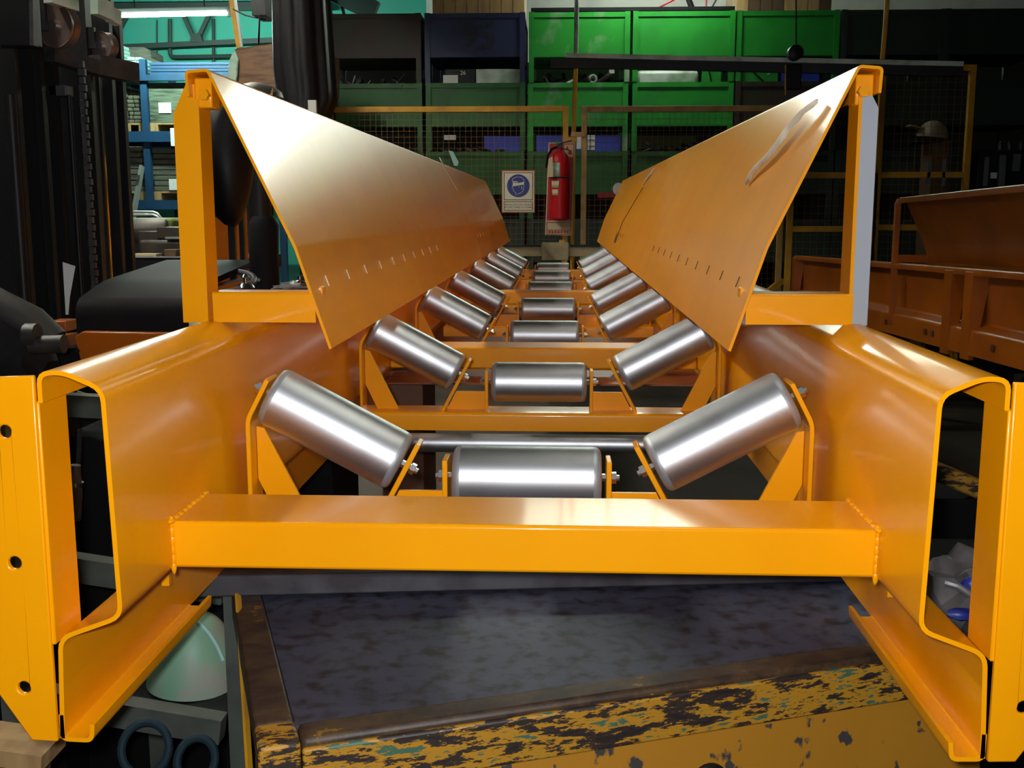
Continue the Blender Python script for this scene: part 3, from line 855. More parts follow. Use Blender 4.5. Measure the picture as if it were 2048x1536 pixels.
pix_box('body_step', 108, 670, 134, 695, 3.2, 0.08, M['orange_flat'], fk, 0.003)
pix_box('cab_pillar', 230, 424, 252, 640, 4.6, 0.06, M['orange_flat'], fk)
pix_box('cab_panel', 240, 545, 385, 625, 4.5, 0.03, M['orange_flat'], fk)
mb = MB(); mb.box((at(100, 700, 3.5).x, 3.3, 0.25), (at(380, 700, 3.5).x, 4.9, at(200, 690, 3.4).z)); mb.build('chassis', M['black'], fk, bevel=0.01)
for (px, Y) in ((130, 3.4), (330, 4.6)):
    c = at(px, 700, Y); MB().lathe([(0.08, -0.1), (0.2, -0.1), (0.24, -0.07), (0.24, 0.07), (0.2, 0.1), (0.08, 0.1)], (c.x, Y, 0.24), (0.2, 1, 0), 32).build('wheel', M['black_soft'], fk)
# steering wheel
sw = thing  # noqa
c = at(425, 572, 3.5)
ring = [c + Vector((0.135 * math.cos(w), 0.13 * math.sin(w), 0.012 + 0.03 * math.sin(w))) for w in [2 * PI * i / 32 for i in range(32)]]
s_w = MB().sweep(ring, 0.011, 10, closed=True).build('steering_wheel', M['dark_steel'], fk)
MB().sweep([c + Vector((0, 0, -0.1)), c], 0.02, 10).build('column', M['black'], s_w)
for w in (0.5, 2.6, 4.7):
    MB().bar(c, c + Vector((0.13 * math.cos(w), 0.125 * math.sin(w), 0.012 + 0.03 * math.sin(w))), 0.02, 0.008).build('spoke', M['dark_steel'], s_w)
k_ = c + Vector((0.125, -0.05, 0.0))
MB().lathe([(0.026, -0.02), (0.03, 0.0), (0.02, 0.012), (0.006, 0.016), (0.006, 0.03), (0.014, 0.034), (0.006, 0.042)], k_, (0, 0, 1), 20).build('spinner_knob', M['chrome'], s_w)
mb = MB(); mb.blob(at(452, 318, 3.95), (0.105, 0.10, 0.245), seed=2, amp=0.1, freq=1.6); mb.build('seat_cover', M['black_sheet'], fk)
for x0, x1 in ((457, 470), (479, 488)):
    pix_box('seat_rod', x0, 420, x1, 560, 4.0, 0.02, M['black'], fk)
mb = MB(); p = at(530, 430, 3.7); mb.sweep([at(530, 600, 3.7), at(528, 520, 3.7), at(527, 450, 3.7), at(526, 432, 3.7)], [0.052, 0.05, 0.052, 0.035], 20); cv = mb.build('lever_boot', M['black_soft'], fk)
MB().lathe([(0.007, 0), (0.005, 0.006)], at(518, 560, 3.645), (0, -1, 0), 10).build('boot_stud', M['bolt'], cv)
pix_box('rear_panel', 398, 415, 492, 600, 4.9, 0.04, M['orange_flat'], fk)
mb = MB(); a = at(420, 594, 3.35); b = at(660, 594, 3.35); mb.box((a.x + 0.12, 3.32, 0), (b.x, 3.75, a.z))
tag(mb.build('dark_bench', M['black_soft'], bevel=0.005), 'low dark bench behind the left channel under the grey rag', 'bench')
mb = MB(); mb.blob(at(588, 583, 3.45), (0.07, 0.08, 0.03), seed=5, amp=0.4, sub=3)
tag(mb.build('rag', M['bag']), 'grey rag bunched up behind the left skirt arm', 'rag')
mb = MB(); mb.lathe([(0.03, -0.02), (0.034, 0.0), (0.02, 0.014), (0.006, 0.018), (0.006, 0.03), (0.02, 0.034)], Vector((at(600, 575, 3.6).x, 3.6, at(420, 594, 3.35).z + 0.02)), (0, 0, 1), 20)
tag(mb.build('metal_knob', M['chrome']), 'small bright metal knob showing just left of the left skirt board', 'knob')

# machine parts at the very left
mp = thing('pump_unit', 'dark oily pump unit with a short pipe at the far left', 'pump', at(50, 700, 2.6))
MB().sweep([at(-40, 600, 2.6), at(60, 650, 2.6), at(100, 690, 2.6)], 0.05, 14).build('hose', M['oily'], mp)
MB().sweep([at(62, 690, 2.5), at(128, 688, 2.5)], 0.022, 16).build('pipe_stub', M['oily'], mp)
MB().blob(at(20, 720, 2.6), (0.11, 0.1, 0.11), seed=3, amp=0.3).build('housing', M['black_soft'], mp)
MB().sweep([at(52, 672, 2.5), at(75, 672, 2.5)], 0.03, 12).build('flange', M['oily'], mp)
a = at(20, 760, 2.6); MB().box((a.x - 0.1, 2.55, 0), (a.x + 0.1, 2.75, a.z)).build('pedestal', M['black_soft'], mp)

# ------------------------------------------------------------------ workbench with a vise
wb = thing('workbench', 'black topped workbench behind the left skirt post', 'workbench', (at(370, 530, 6.0).x, 6.3, 0))
mb = MB(); mb.pbox(236, 516, 500, 545, 6.0, 0.7); mb.build('bench_top', M['black'], wb, bevel=0.006)
mb = MB(); mb.pbox(236, 513, 500, 516, 5.99, 0.02); mb.build('edge_strip', M['alu'], wb)
zt = at(370, 545, 6.0).z
for px in (250, 480):
    for yy in (6.05, 6.6):
        x = at(px, 540, 6.0).x; MB().box((x - 0.03, yy, 0), (x + 0.03, yy + 0.06, zt)).build('leg', M['black'], wb)
ztop = at(370, 516, 6.0).z
vz = thing('bench_vise', 'big grey brown bench vise on the black workbench', 'vise', (at(320, 500, 6.3).x, 6.3, ztop))
mb = MB(); mb.pbox(276, 480, 372, 516, 6.2, 0.3); mb.build('vise_base', M['vise'], vz, bevel=0.02)
mb = MB(); a = at(293, 462, 6.35); R_ = 0.075
mb.lathe([(R_ * 0.9, -0.12), (R_, -0.1), (R_, 0.1), (R_ * 0.9, 0.12)], (a.x, 6.35, a.z), (1, 0.2, 0), 28); mb.pbox(276, 462, 316, 486, 6.25, 0.2); mb.build('vise_body', M['vise'], vz, bevel=0.006)
mb = MB(); mb.pbox(314, 454, 372, 478, 6.25, 0.2); mb.build('vise_slide', M['vise'], vz, bevel=0.005)
mb = MB(); mb.pbox(330, 474, 372, 478, 6.18, 0.05); mb.build('vise_screw', M['alu'], vz)
mb = MB(); mb.pbox(262, 508, 312, 516, 6.04, 0.1)
tag(mb.build('paper_pile', M['cream']), 'small pale pile of paper on the bench before the vise', 'paper')
mb = MB(); mb.pbox(328, 499, 352, 516, 6.08, 0.08)
tag(mb.build('small_box', M['wood_dark'], bevel=0.003), 'small dark red box on the bench right of the vise', 'box')
mb = MB(); mb.pbox(254, 436, 345, 458, 7.2, 0.4)
tag(mb.build('olive_machine', M['olive'], bevel=0.02), 'olive painted machine bed behind the bench vise', 'machine')
o = bpy.data.objects[-1] if False else None
mb = MB(); a = at(254, 458, 7.2); b = at(345, 458, 7.2); mb.box((a.x, 7.22, 0), (b.x, 7.6, a.z - 0.002))
tag(mb.build('machine_pedestal', M['black'], bevel=0.01), 'black pedestal under the olive machine bed', 'pedestal')
hr = thing('tube_rail', 'pair of bright bent tubes standing behind the bench vise', 'rail', at(300, 470, 7.9))
for dy in (0, 6):
    q = [at(246, 424 + dy, 7.9), at(306, 424 + dy, 7.9), at(315, 427 + dy, 7.9), at(322, 436 + dy, 7.9), at(326, 452 + dy, 7.9), at(328, 470, 7.9)]
    q.append(Vector((q[-1].x, 7.9, 0)))
    MB().sweep(q, 0.010, 10).build('tube', M['alu'], hr)
for k, pts in enumerate(([(300, 536), (316, 536), (300, 550)], [(340, 536), (350, 536), (318, 585), (308, 585)], [(352, 536), (366, 560), (350, 556)], [(282, 536), (290, 536), (286, 568)])):
    mb = MB(); mb.prism([(at(x, y, 6.3).x, at(x, y, 6.3).z) for x, y in pts], lambda u, v, d: Vector((u, 6.3 + d, v)), 0.01)  # pale patches painted for gaps where the lit background shows through
    tag(mb.build('sheet_offcut', M['teal_scrap']), ['pale triangular sheet offcut under the workbench', 'long pale leaning flat bar under the workbench', 'small pale corner offcut right of the leaning flat bar', 'tiny pale offcut left under the workbench'][k], 'offcut')

# ------------------------------------------------------------------ blue pallet rack with goods
RY = 12.3
rack = thing('pallet_rack', 'tall blue pallet rack against the teal wall', 'rack', (at(300, 400, RY).x, RY, 0))
for px in (60, 293, 560):
    for yy in (RY, RY + 0.9):
        x = at(px, 300, RY).x
        MB().box((x - 0.036, yy, 0), (x + 0.036, yy + 0.07, at(293, 118, RY).z)).build('upright', M['rack_blue'], rack)
LV = []
for (y0, y1) in ((150, 162), (263, 284), (400, 419)):
    for yy in (RY - 0.04, RY + 0.94):
        z1 = at(300, y0, RY).z; z0 = at(300, y1, RY).z
        MB().box((at(60, 300, RY).x, yy, z0), (at(560, 300, RY).x, yy + 0.04, z1)).build('beam', M['rack_blue'], rack)
    LV.append(at(300, y0, RY).z)
for k in range(4):
    z = LV[0] + 0.035 * k
    mb = MB(); mb.box((at(301, 140, RY).x, RY - 0.02 - 0.01 * (k % 2), z), (at(475, 140, RY).x, RY + 0.5, z + 0.028))
    tag(mb.build('blue_rail', M['rack_blue']), ['lowest', 'second', 'third', 'topmost'][k] + ' of the blue beams stacked on top of the pallet rack', 'beam', 'spare blue beams on the rack top')


def load(name, label, cat, x0, x1, ytop, zbase, m, dy=0.05, dep=0.8, group=None, layers=0, pallet=False):
    a = at(x0, 300, RY + dy); b = at(x1, 300, RY + dy); zt_ = at(x0, ytop, RY + dy).z
    if pallet:
        pm = MB()
        for k in range(3):
            xx = a.x + (b.x - a.x - 0.09) * k / 2
            pm.box((xx, RY + dy, zbase), (xx + 0.09, RY + dy + dep, zbase + 0.08))
        pm.box((a.x, RY + dy, zbase + 0.08), (b.x, RY + dy + dep, zbase + 0.10))
        tag(pm.build('wooden_pallet', M['wood']), 'wooden pallet under the ' + label, 'pallet', 'pallets on the blue rack')
        zbase += 0.10
    mb = MB()
    if layers:
        h = (zt_ - zbase) / layers
        for i in range(layers):
            j = random.uniform(-0.012, 0.012)
            w2 = (a.x + b.x) / 2 + random.uniform(-0.02, 0.02)
            mb.box((a.x + j, RY + dy, zbase + i * h), (w2 - 0.004, RY + dy + dep, zbase + (i + 1) * h - 0.006))
            mb.box((w2 + 0.004, RY + dy + abs(j), zbase + i * h), (b.x + j, RY + dy + dep, zbase + (i + 1) * h - 0.006))
    else:
        mb.box((a.x, RY + dy, zbase), (b.x, RY + dy + dep, zt_))
    return tag(mb.build(name, m, bevel=0.006), label, cat, group)


load('carton_stack', 'stack of grey cartons at left of the rack middle shelf', 'cartons', 150, 258, 170, LV[1], M['carton'], layers=9, pallet=True)
load('carton_stack', 'shorter stack of cartons beside the blue upright on the middle shelf', 'cartons', 261, 283, 190, LV[1], M['carton'], layers=7, pallet=True, dy=0.08)
load('wrapped_pallet_load', 'shrink wrapped pallet load right of the blue upright', 'pallet load', 303, 420, 166, LV[1], M['wrap'], pallet=True)
load('carton_stack', 'dark brown carton stack on the lower shelf left of the upright', 'cartons', 150, 282, 292, LV[2], M['carton_dark'], layers=8, pallet=True, dy=0.1)
load('carton_stack', 'dark brown carton stack on the lower shelf right of the upright', 'cartons', 303, 430, 296, LV[2], M['carton_dark'], layers=8, pallet=True, dy=0.1)
load('carton_stack', 'flattened teal cartons piled high on the rack top at left', 'cartons', 222, 244, 84, LV[0], M['teal_scrap'], layers=8)
load('carton_stack', 'white sheet pile on the rack top', 'cartons', 266, 292, 113, LV[0], M['teal_scrap'], layers=5, dy=0.0, dep=0.4)
mb = MB(); q = [(246, 138), (246, 96), (290, 95), (304, 104), (306, 118), (334, 130), (330, 138)]
mb.prism([(at(x, y, RY + 0.5).x, at(x, y, RY + 0.5).z) for x, y in q], lambda u, v, d: Vector((u, RY + 0.45 + d, v)), 0.4)
tag(mb.build('carton_heap', M['carton_dark']), 'heap of dark folded cartons on the rack top', 'cartons')
for k, (x0, y0, x1, y1, lab) in enumerate(((235, 255, 250, 292, 'white paper sheet hanging on the middle rack beam at left'), (341, 256, 358, 292, 'white paper sheet hanging on the middle rack beam at right'),
                                (338, 358, 362, 380, 'white paper label on the lower right carton stack'), (317, 205, 342, 226, 'white paper label on the shrink wrapped pallet load'), (242, 160, 251, 178, 'small white label above the left carton stack'), (214, 162, 226, 182, 'small white label beside the forklift mast'))):
    mb = MB(); mb.pbox(x0, y0, x1, y1, RY + (-0.044, -0.044, 0.086, 0.040, 0.040, 0.040)[k], 0.006)
    tag(mb.build('paper_sheet', M['paper']), lab, 'paper')
ld = thing('ladder', 'short aluminium ladder leaning on the lower rack shelf', 'ladder', (at(255, 420, 11.6).x, 11.6, 0))
for x0, x1 in ((284, 268), (236, 222)):
    a = at(x0, 332, 11.7); b = at(x1, 425, 11.5); d = (b - a)
    MB().bar(a, a + d * (a.z / (a.z - b.z)), 0.03, 0.06).build('rail', M['alu'], ld)
for y, xa, xb in ((352, 228, 281), (421, 226, 272)):
    MB().bar(at(xa, y - 1, 11.6), at(xb, y + 1, 11.6), 0.03, 0.03).build('rung', M['alu'], ld)
for k in range(7):
    mb = MB(); a = at(241 + 2.8 * k, 394 - (k % 3) * 2, 11.2); b = at(236 + 3.0 * k, 421, 11.2)
    d = b - a
    mb.sweep([a, a + d * (a.z / (a.z - b.z))], 0.008, 6)
    tag(mb.build('alu_tube', M['alu']), 'thin bright tube in the bundle standing by the ladder', 'tube', 'bundle of bright tubes by the ladder')

# wrapped bale on posts, slanted post, drape
mb = MB()
q = [(468, 97), (545, 86), (640, 90), (640, 180), (462, 175), (460, 130)]
mb.prism([(at(x, y, 9.0).x, at(x, y, 9.0).z) for x, y in q], lambda u, v, d: Vector((u, 9.0 + d, v)), 0.8)
bale = thing('wrapped_bale', 'film wrapped brown bale standing high behind the left skirt board', 'bale', (at(540, 180, 9.4).x, 9.4, at(540, 180, 9.0).z))
mb.build('bale_body', M['wrap_brown'], bale, bevel=0.02)
mb = MB()
q = [(468, 98), (476, 118), (474, 150), (470, 176), (444, 168), (454, 150), (458, 120)]
mb.prism([(at(x, y, 8.95).x, at(x, y, 8.95).z) for x, y in q], lambda u, v, d: Vector((u, 8.95 + d, v)), 0.04); mb.build('film_edge', M['clear_wrap'], bale, bevel=0.01)
st = thing('bale_stand', 'dark tall stand that carries the wrapped brown bale', 'stand', (at(560, 400, 9.4).x, 9.4, 0))
zb = at(540, 180, 9.0).z
mb = MB(); a = at(466, 180, 9.0); b = at(636, 180, 9.0); mb.box((a.x, 9.0, zb - 0.06), (b.x, 9.8, zb - 0.002)); mb.build('platform', M['black'], st)
for x in (a.x + 0.03, b.x - 0.08):
    for y in (9.02, 9.73):
        MB().box((x, y, 0), (x + 0.06, y + 0.06, zb - 0.06)).build('leg', M['black'], st)
sp = thing('slanted_post', 'pale yellow edged post slanting down onto the wrapped bale', 'post', at(480, 92, 9.1))
MB().bar(at(461, -10, 9.1), at(478, 96, 9.1), 0.035, 0.03).build('post', M['fence'], sp)
MB().bar(at(469, -10, 9.07), at(484, 94, 9.07), 0.018, 0.03).build('edge', M['alu'], sp)
# black drape with pleats
mb = MB()
nP = 56; nR = 14
rings = []
for j in range(nR + 1):
    w = j / nR
    y = -40 + 275 * w
    xl = 528 + 12 * max(0, w - 0.6) * 3 + 6 * w; xr = 640 + 20 * w
    if w > 0.85: xr -= (w - 0.85) * 120
    c = at((xl + xr) / 2, y, 7.0); hw = (at(xr, y, 7.0).x - at(xl, y, 7.0).x) / 2
    ring = []
    for k in range(nP):
        th = 2 * PI * k / nP
        pl = 1 + 0.06 * math.sin(th * 9 + 0.6 * w) + 0.03 * math.sin(th * 17)
        ring.append(mb.bm.verts.new((c.x + hw * math.cos(th) * pl, 7.2 + 0.16 * math.sin(th) * pl, c.z)))
    rings.append(ring)
for A_, B_ in zip(rings[:-1], rings[1:]):
    for k in range(nP):
        mb._face([A_[k], A_[(k + 1) % nP], B_[(k + 1) % nP], B_[k]])
mb._face(rings[-1]); mb._face(rings[0][::-1])
tag(mb.build('black_drape', M['black_sheet'], angle=60), 'pleated black plastic drape hanging from above at upper left', 'drape')
mb = MB(); mb.sweep([at(585, -30, 7.2), Vector((at(585, -30, 7.2).x, 7.2, 5.1))], 0.04, 10)
tag(mb.build('drape_hanger', M['black']), 'dark hanger above the pleated black drape', 'hanger')
dm = thing('column_machine', 'dark domed machine on a column between the bale and the black drape', 'machine', (at(512, 200, 5.6).x, 5.6, 0))
MB().lathe([(0.13, -0.02), (0.14, 0.0), (0.13, 0.03), (0.09, 0.06), (0.03, 0.075)], at(512, 196, 5.6), (0, 0, 1), 28).build('head_cover', M['vise'], dm)
a = at(512, 200, 5.6); MB().sweep([(a.x, 5.6, 0), (a.x, 5.6, a.z - 0.015)], 0.06, 16).build('column', M['black'], dm)
MB().sweep([at(520, 198, 5.5), at(540, 198, 5.4), at(545, 176, 5.4), at(550, 186, 5.4)], 0.008, 8).build('crank', M['chrome'], dm)
mb = MB(); mb.pbox(616, 200, 632, 232, 7.0, 0.03)
tag(mb.build('white_card', M['paper']), 'narrow white card below the black drape', 'card')
# clutter of cables at upper middle left, black box below roof
mb = MB()
mb.pbox(503, -10, 530, 30, 8.5, 0.3)
tag(mb.build('junction_box', M['black']), 'dark junction box with a hanging cable near the slanted post', 'box')
mb = MB(); mb.sweep([at(519, 30, 8.5), at(518, 60, 8.5), at(517, 88, 8.6)], 0.008, 8)
tag(mb.build('black_cable', M['black']), 'thin black cable hanging below the junction box', 'cable')
mb = MB(); mb.sweep([at(466, 18, 8.6), at(490, 30, 8.6), at(532, 40, 8.6)], 0.006, 8)
tag(mb.build('black_cable', M['black']), 'thin black cable sagging from the slanted post to the drape', 'cable')

# ------------------------------------------------------------------ wall of stacked steel bins
BY = 10.6
BW = 0.93; BH = 0.665; BBODY = 0.43; BD = 0.9
bins = {}


def make_bin(m, key):
    t = thing('steel_bin', '', 'bin', (0, 0, 0))
    g = BH - BBODY
    th_ = 0.006
    mb = MB()
    mb.box((-BW / 2, 0, g), (BW / 2, th_, BH)); mb.box((-BW / 2, BD - th_, g), (BW / 2, BD, BH))
    mb.box((-BW / 2, 0, g), (-BW / 2 + th_, BD, BH)); mb.box((BW / 2 - th_, 0, g), (BW / 2, BD, BH))
    mb.box((-BW / 2, 0, g), (BW / 2, BD, g + th_))
    mb.build('body', m, t, local=True)
    mb = MB()
    for y in (-0.012, BD):
        mb.box((-BW / 2, y, BH - 0.045), (BW / 2, y + 0.012, BH))
    for x in (-BW / 2 - 0.012, BW / 2):
        mb.box((x, 0, BH - 0.045), (x + 0.012, BD, BH))
    mb.build('rim', m, t, local=True)
    for x in (-BW / 2 - 0.014, BW / 2 - 0.036):
        for y in (-0.018, BD - 0.032):
            MB().box((x, y, 0), (x + 0.05, y + 0.05, BH + 0.004)).build('leg', m, t, local=True)
    return t


COLX = [745, 950, 1157, 1366, 1572, 1780, 1987]
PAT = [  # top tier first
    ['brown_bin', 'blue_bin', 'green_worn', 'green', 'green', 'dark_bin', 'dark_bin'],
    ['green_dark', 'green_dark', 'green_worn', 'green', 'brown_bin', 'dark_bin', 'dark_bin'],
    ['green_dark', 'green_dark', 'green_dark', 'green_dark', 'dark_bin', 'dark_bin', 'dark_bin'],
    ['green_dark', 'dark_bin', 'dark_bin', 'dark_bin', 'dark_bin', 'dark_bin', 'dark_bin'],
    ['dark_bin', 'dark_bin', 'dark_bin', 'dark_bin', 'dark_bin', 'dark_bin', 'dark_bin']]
CN = {'brown_bin': 'rusty brown', 'blue_bin': 'blue', 'green_worn': 'scuffed bright green', 'green': 'green', 'green_dark': 'dark green', 'dark_bin': 'blackish'}
TIER = ['top', 'second', 'third', 'fourth', 'bottom']
COLN = ['leftmost bin column beside the black drape', 'second bin column from the left', 'bin column behind the extinguisher', 'bin column right of the grey upright pole', 'bin column behind the hook on the rail', 'shadowed bin column left of the yellow hanging pole', 'dark far right bin column']
COLN[5] = 'shadowed bin column at the yellow hanging pole'
top_z = at(1100, 24, BY).z
tier_h = top_z - at(1100, 164.5, BY).z
ZB = top_z - 5 * tier_h                      # concrete plinth under the stacks
struct('trim_3', MB().box((-2.35, BY - 0.05, 0), (4.6, BY + 1.0, ZB)), M['floor'])
BHs = tier_h
BODYr = 0.43
protos = {}
BH = tier_h - 0.004
BBODY = BH * 0.64
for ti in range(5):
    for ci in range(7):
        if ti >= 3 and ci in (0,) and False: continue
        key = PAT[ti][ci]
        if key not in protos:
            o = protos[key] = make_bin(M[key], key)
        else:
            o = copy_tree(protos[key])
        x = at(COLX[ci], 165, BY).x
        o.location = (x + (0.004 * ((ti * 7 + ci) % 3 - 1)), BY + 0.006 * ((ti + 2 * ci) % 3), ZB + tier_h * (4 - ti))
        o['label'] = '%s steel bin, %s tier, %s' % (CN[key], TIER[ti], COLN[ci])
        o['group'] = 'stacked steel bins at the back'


def binpos(ti, ci):
    return Vector((at(COLX[ci], 165, BY).x, BY, ZB + tier_h * (4 - ti)))


# faded number painted on the blue bin
def lettering(name, txt, size, loc, m, parent, ex=0.001, rz=0, align='CENTER'):
    cu = bpy.data.curves.new(name, 'FONT'); cu.body = txt; cu.size = size; cu.align_x = align; cu.align_y = 'CENTER'; cu.extrude = ex
    tmp = bpy.data.objects.new('tmp', cu); COL.objects.link(tmp)
    bpy.context.view_layer.update()
    me = bpy.data.meshes.new_from_object(tmp.evaluated_get(bpy.context.evaluated_depsgraph_get()))
    bpy.data.objects.remove(tmp); me.materials.clear(); me.materials.append(m)
    o = bpy.data.objects.new(name, me); COL.objects.link(o)
    o.rotation_euler = (PI / 2, 0, rz)
    o.parent = parent
    o.location = Vector(loc) - (parent.location if parent else Vector((0, 0, 0)))
    return o


def bin_at(ti, ci):
    p = binpos(ti, ci)
    for o in bpy.data.objects:
        if o.get('category') == 'bin' and (o.location - p).length < 0.05: return o


bb = bin_at(0, 1)
p = at(958, 73, BY)
lettering('painted_number', '95', 0.34, (p.x, BY - 0.001, p.z), M['faded_ink'], bb)

# heaps and goods inside the open bins
def heap(ti, ci, seed, m, hmax=0.14, x0=-0.42, x1=0.42, label=''):
    rnd = random.Random(seed)
    p = binpos(ti, ci)
    mb = MB()
    zt_ = p.z + BH
    for k in range(46):
        x = p.x + rnd.uniform(x0, x1); y = BY + rnd.uniform(0.08, 0.7)
        h = rnd.uniform(0.02, hmax) * (1 - 0.5 * abs((x - p.x) / 0.45))
        d = Vector((rnd.uniform(-1, 1), rnd.uniform(-0.6, 0.6), rnd.uniform(-0.5, 0.5))).normalized() * rnd.uniform(0.05, 0.16)
        c = Vector((x, y, zt_ + h * 0.6 - 0.03))
        lim = 0.44
        for e in (c - d, c + d):
            pass
        if rnd.random() < 0.4:
            mb.sweep([c - d, c + d], rnd.uniform(0.01, 0.03), 8)
        else:
            mb.bar(c - d, c + d, rnd.uniform(0.02, 0.07), rnd.uniform(0.006, 0.03), up=(rnd.uniform(-1, 1), rnd.uniform(-1, 1), 1))
    mb.box((p.x - 0.44, BY + 0.03, zt_ - 0.3), (p.x + 0.44, BY + 0.85, zt_ - 0.03))
    return tag(mb.build('scrap_heap', m, smooth=False), label, 'scrap', kind='stuff')


heap(1, 0, 1, M['scrap'], 0.10, label='dark scrap in the second tier bin of the leftmost column')
heap(1, 2, 2, M['scrap'], 0.15, label='dark metal scrap with shiny bits in the second tier bin behind the grey pole')
heap(2, 0, 3, M['scrap'], 0.10, label='dark scrap in the third tier bin just above the left skirt board')
heap(2, 1, 4, M['scrap'], 0.13, label='metal scrap in the third tier bin above the face shield sign')
heap(2, 3, 5, M['scrap'], 0.16, label='dark scrap heap in the third tier bin right of the extinguisher')
heap(2, 4, 6, M['dark_bin'], 0.10, label='dark scrap in the third tier bin behind the right skirt board')


def goods(name, label, cat, x0, y0, x1, y1, m, dy=0.12, dep=0.3, group=None, bevel=0.004):
    mb = MB(); mb.pbox(x0, y0, x1, y1, BY + dy, dep)
    return tag(mb.build(name, m, bevel=bevel), label, cat, group)


RIM2 = 166; RIM3 = 305
goods('pale_sheet', 'pale dented sheet lying in the second tier bin left of the grey pole', 'sheet', 952, 138, 1046, 172, M['pale_metal'], 0.03)
cr = goods('dark_box', 'dark box marked 26 in the second tier blue column', 'box', 890, 138, 950, 172, M['black'], 0.05)
p = at(926, 146, BY + 0.05)
lettering('stencilled_number', '26', 0.055, (p.x, BY + 0.047, p.z), M['paper'], None)
o = bpy.data.objects['stencilled_number']; o.parent = cr; o.location = o.location - cr.location
goods('white_card', 'white card standing in the second tier bin below the blue bin', 'card', 886, 150, 916, 170, M['paper'], 0.03, 0.006)
goods('drum', 'pale green drum lying in the second tier bin right of the grey pole', 'drum', 1272, 139, 1398, 175, M['pale_metal'], 0.03, 0.25, bevel=0.04)
goods('green_crate', 'bright green crate in the second tier bin left of the crossing brace', 'crate', 1404, 139, 1442, 175, M['green'], 0.03)
cg = goods('green_crate', 'bright green crate marked 5 in the bin behind the black hook', 'crate', 1480, 139, 1556, 175, M['green'], 0.03)
p = at(1537, 145, BY + 0.03)
o = lettering('stencilled_number', '5', 0.06, (p.x, BY + 0.028, p.z), M['paper'], None); o.parent = cg; o.location = o.location - cg.location
goods('blue_crate', 'blue crate in the second tier bin beside the black hook', 'crate', 1562, 125, 1640, 172, M['crate_blue'], 0.05)
goods('grid_label', 'white gridded label on the blue crate by the black hook', 'label', 1582, 156, 1604, 168, M['paper'], 0.045, 0.004)
goods('small_label', 'small bright label card in the scrap behind the grey pole', 'label', 1218, 139, 1229, 147, M['paper'], 0.06, 0.004)
c = at(1186, 157, BY + 0.06)
mb = MB(); mb.lathe([(0.025, 0), (0.042, 0), (0.044, 0.01), (0.044, 0.2), (0.025, 0.2)], c, (0, 1, 0), 24, cap=False)
tag(mb.build('pipe_piece', M['pale_metal']), 'short pipe end facing out of the scrap behind the grey pole', 'pipe')
bc = goods('blue_crate', 'long blue crate in the third tier bin behind the extinguisher board', 'crate', 1072, 270, 1242, 306, M['crate_blue'], 0.04)
goods('blue_crate', 'blue crate half buried in scrap above the face shield sign', 'crate', 968, 272, 1046, 310, M['crate_blue'], 0.10)
gl = goods('grid_label', 'white gridded label on the long blue crate right of the tan fence post', 'label', 1175, 270, 1190, 300, M['paper'], 0.034, 0.005)
mb = MB()
for y in (280, 292): mb.pbox(1175, y - 0.5, 1190, y + 0.5, BY + 0.031, 0.002)
mb.pbox(1180.5, 270, 1181.5, 300, BY + 0.031, 0.002)
mb.build('grid_lines', M['ink'], gl)
goods('plain_label', 'plain white label on the long blue crate left of the tan fence post', 'label', 1153, 273, 1163, 298, M['paper'], 0.034, 0.005)
goods('white_card', 'white card in the third tier bin right of the left skirt board top', 'card', 888, 270, 912, 280, M['paper'], 0.09, 0.004)
goods('olive_sheet', 'olive sheet standing in the third tier bin right of the extinguisher', 'sheet', 1268, 272, 1392, 306, M['olive'], 0.6, 0.02)
# diagonal braces between bins
for k, (x0, y0, x1, y1) in enumerate(((1418, 140, 1423, 166), (1502, 138, 1532, 168))):
    mb = MB(); mb.bar(at(x0, y0, BY + 0.018), at(x1, y1, BY + 0.018), 0.012)
    tag(mb.build('thin_rod', M['black']), ['short upright dark rod in front of the green crate', 'slanted dark rod in front of the crate marked 5'][k], 'rod')
# wooden crates on top
def plank_crate(label, x0, x1, dark=()):
    z0 = top_z + 0.001
    a = at(x0, 22, BY).x; b = at(x1, 22, BY).x
    t = thing('wooden_crate', label, 'crate', ((a + b) / 2, BY + 0.4, z0))
    nb = 8
    for k in range(nb):
        w = (b - a) / nb
        MB().box((a + k * w + 0.003, BY + 0.1, z0), (a + (k + 1) * w - 0.003, BY + 0.122, z0 + 0.55)).build('slat', M['wood_dark'] if k in dark else M['wood'], t)
    MB().box((a, BY + 0.124, z0), (b, BY + 0.8, z0 + 0.5)).build('crate_body', M['wood'], t)
    return t
plank_crate('slatted pine crate standing on the blue bin at the top', 862, 1048)
plank_crate('pine crate with dark boards standing on the green bins at upper right', 1476, 1668, dark=(1, 2, 3, 7))
mb = MB(); mb.pbox(1062, 14, 1470, 22, BY + 0.0, 0.6)
for v in mb.bm.verts: v.co.z = max(v.co.z, top_z + 0.006)
tag(mb.build('dark_sheet', M['black']), 'dark flat sheet lying on top of the bright green bins', 'sheet')
for k, (x0, x1, m) in enumerate(((1312, 1348, 'red'), (1385, 1378, 'black'), (1412, 1413, 'red_board'), (1422, 1432, 'black'))):
    mb = MB(); mb.sweep([at(x0, 22, BY + 0.3) + Vector((0, 0, 0.02)), at(x1, 0, BY + 0.3), at(x1 + (x1 - x0) * 0.6, -18, BY + 0.3)], 0.008 if k != 1 else 0.03, 8)
    tag(mb.build('leaning_rod', M[m]), ['red slanted rod on top of the green bins', 'thick black strap on top of the green bins', 'thin dark red upright rod on top of the green bins', 'thin black slanted rod on top of the green bins'][k], 'rod')

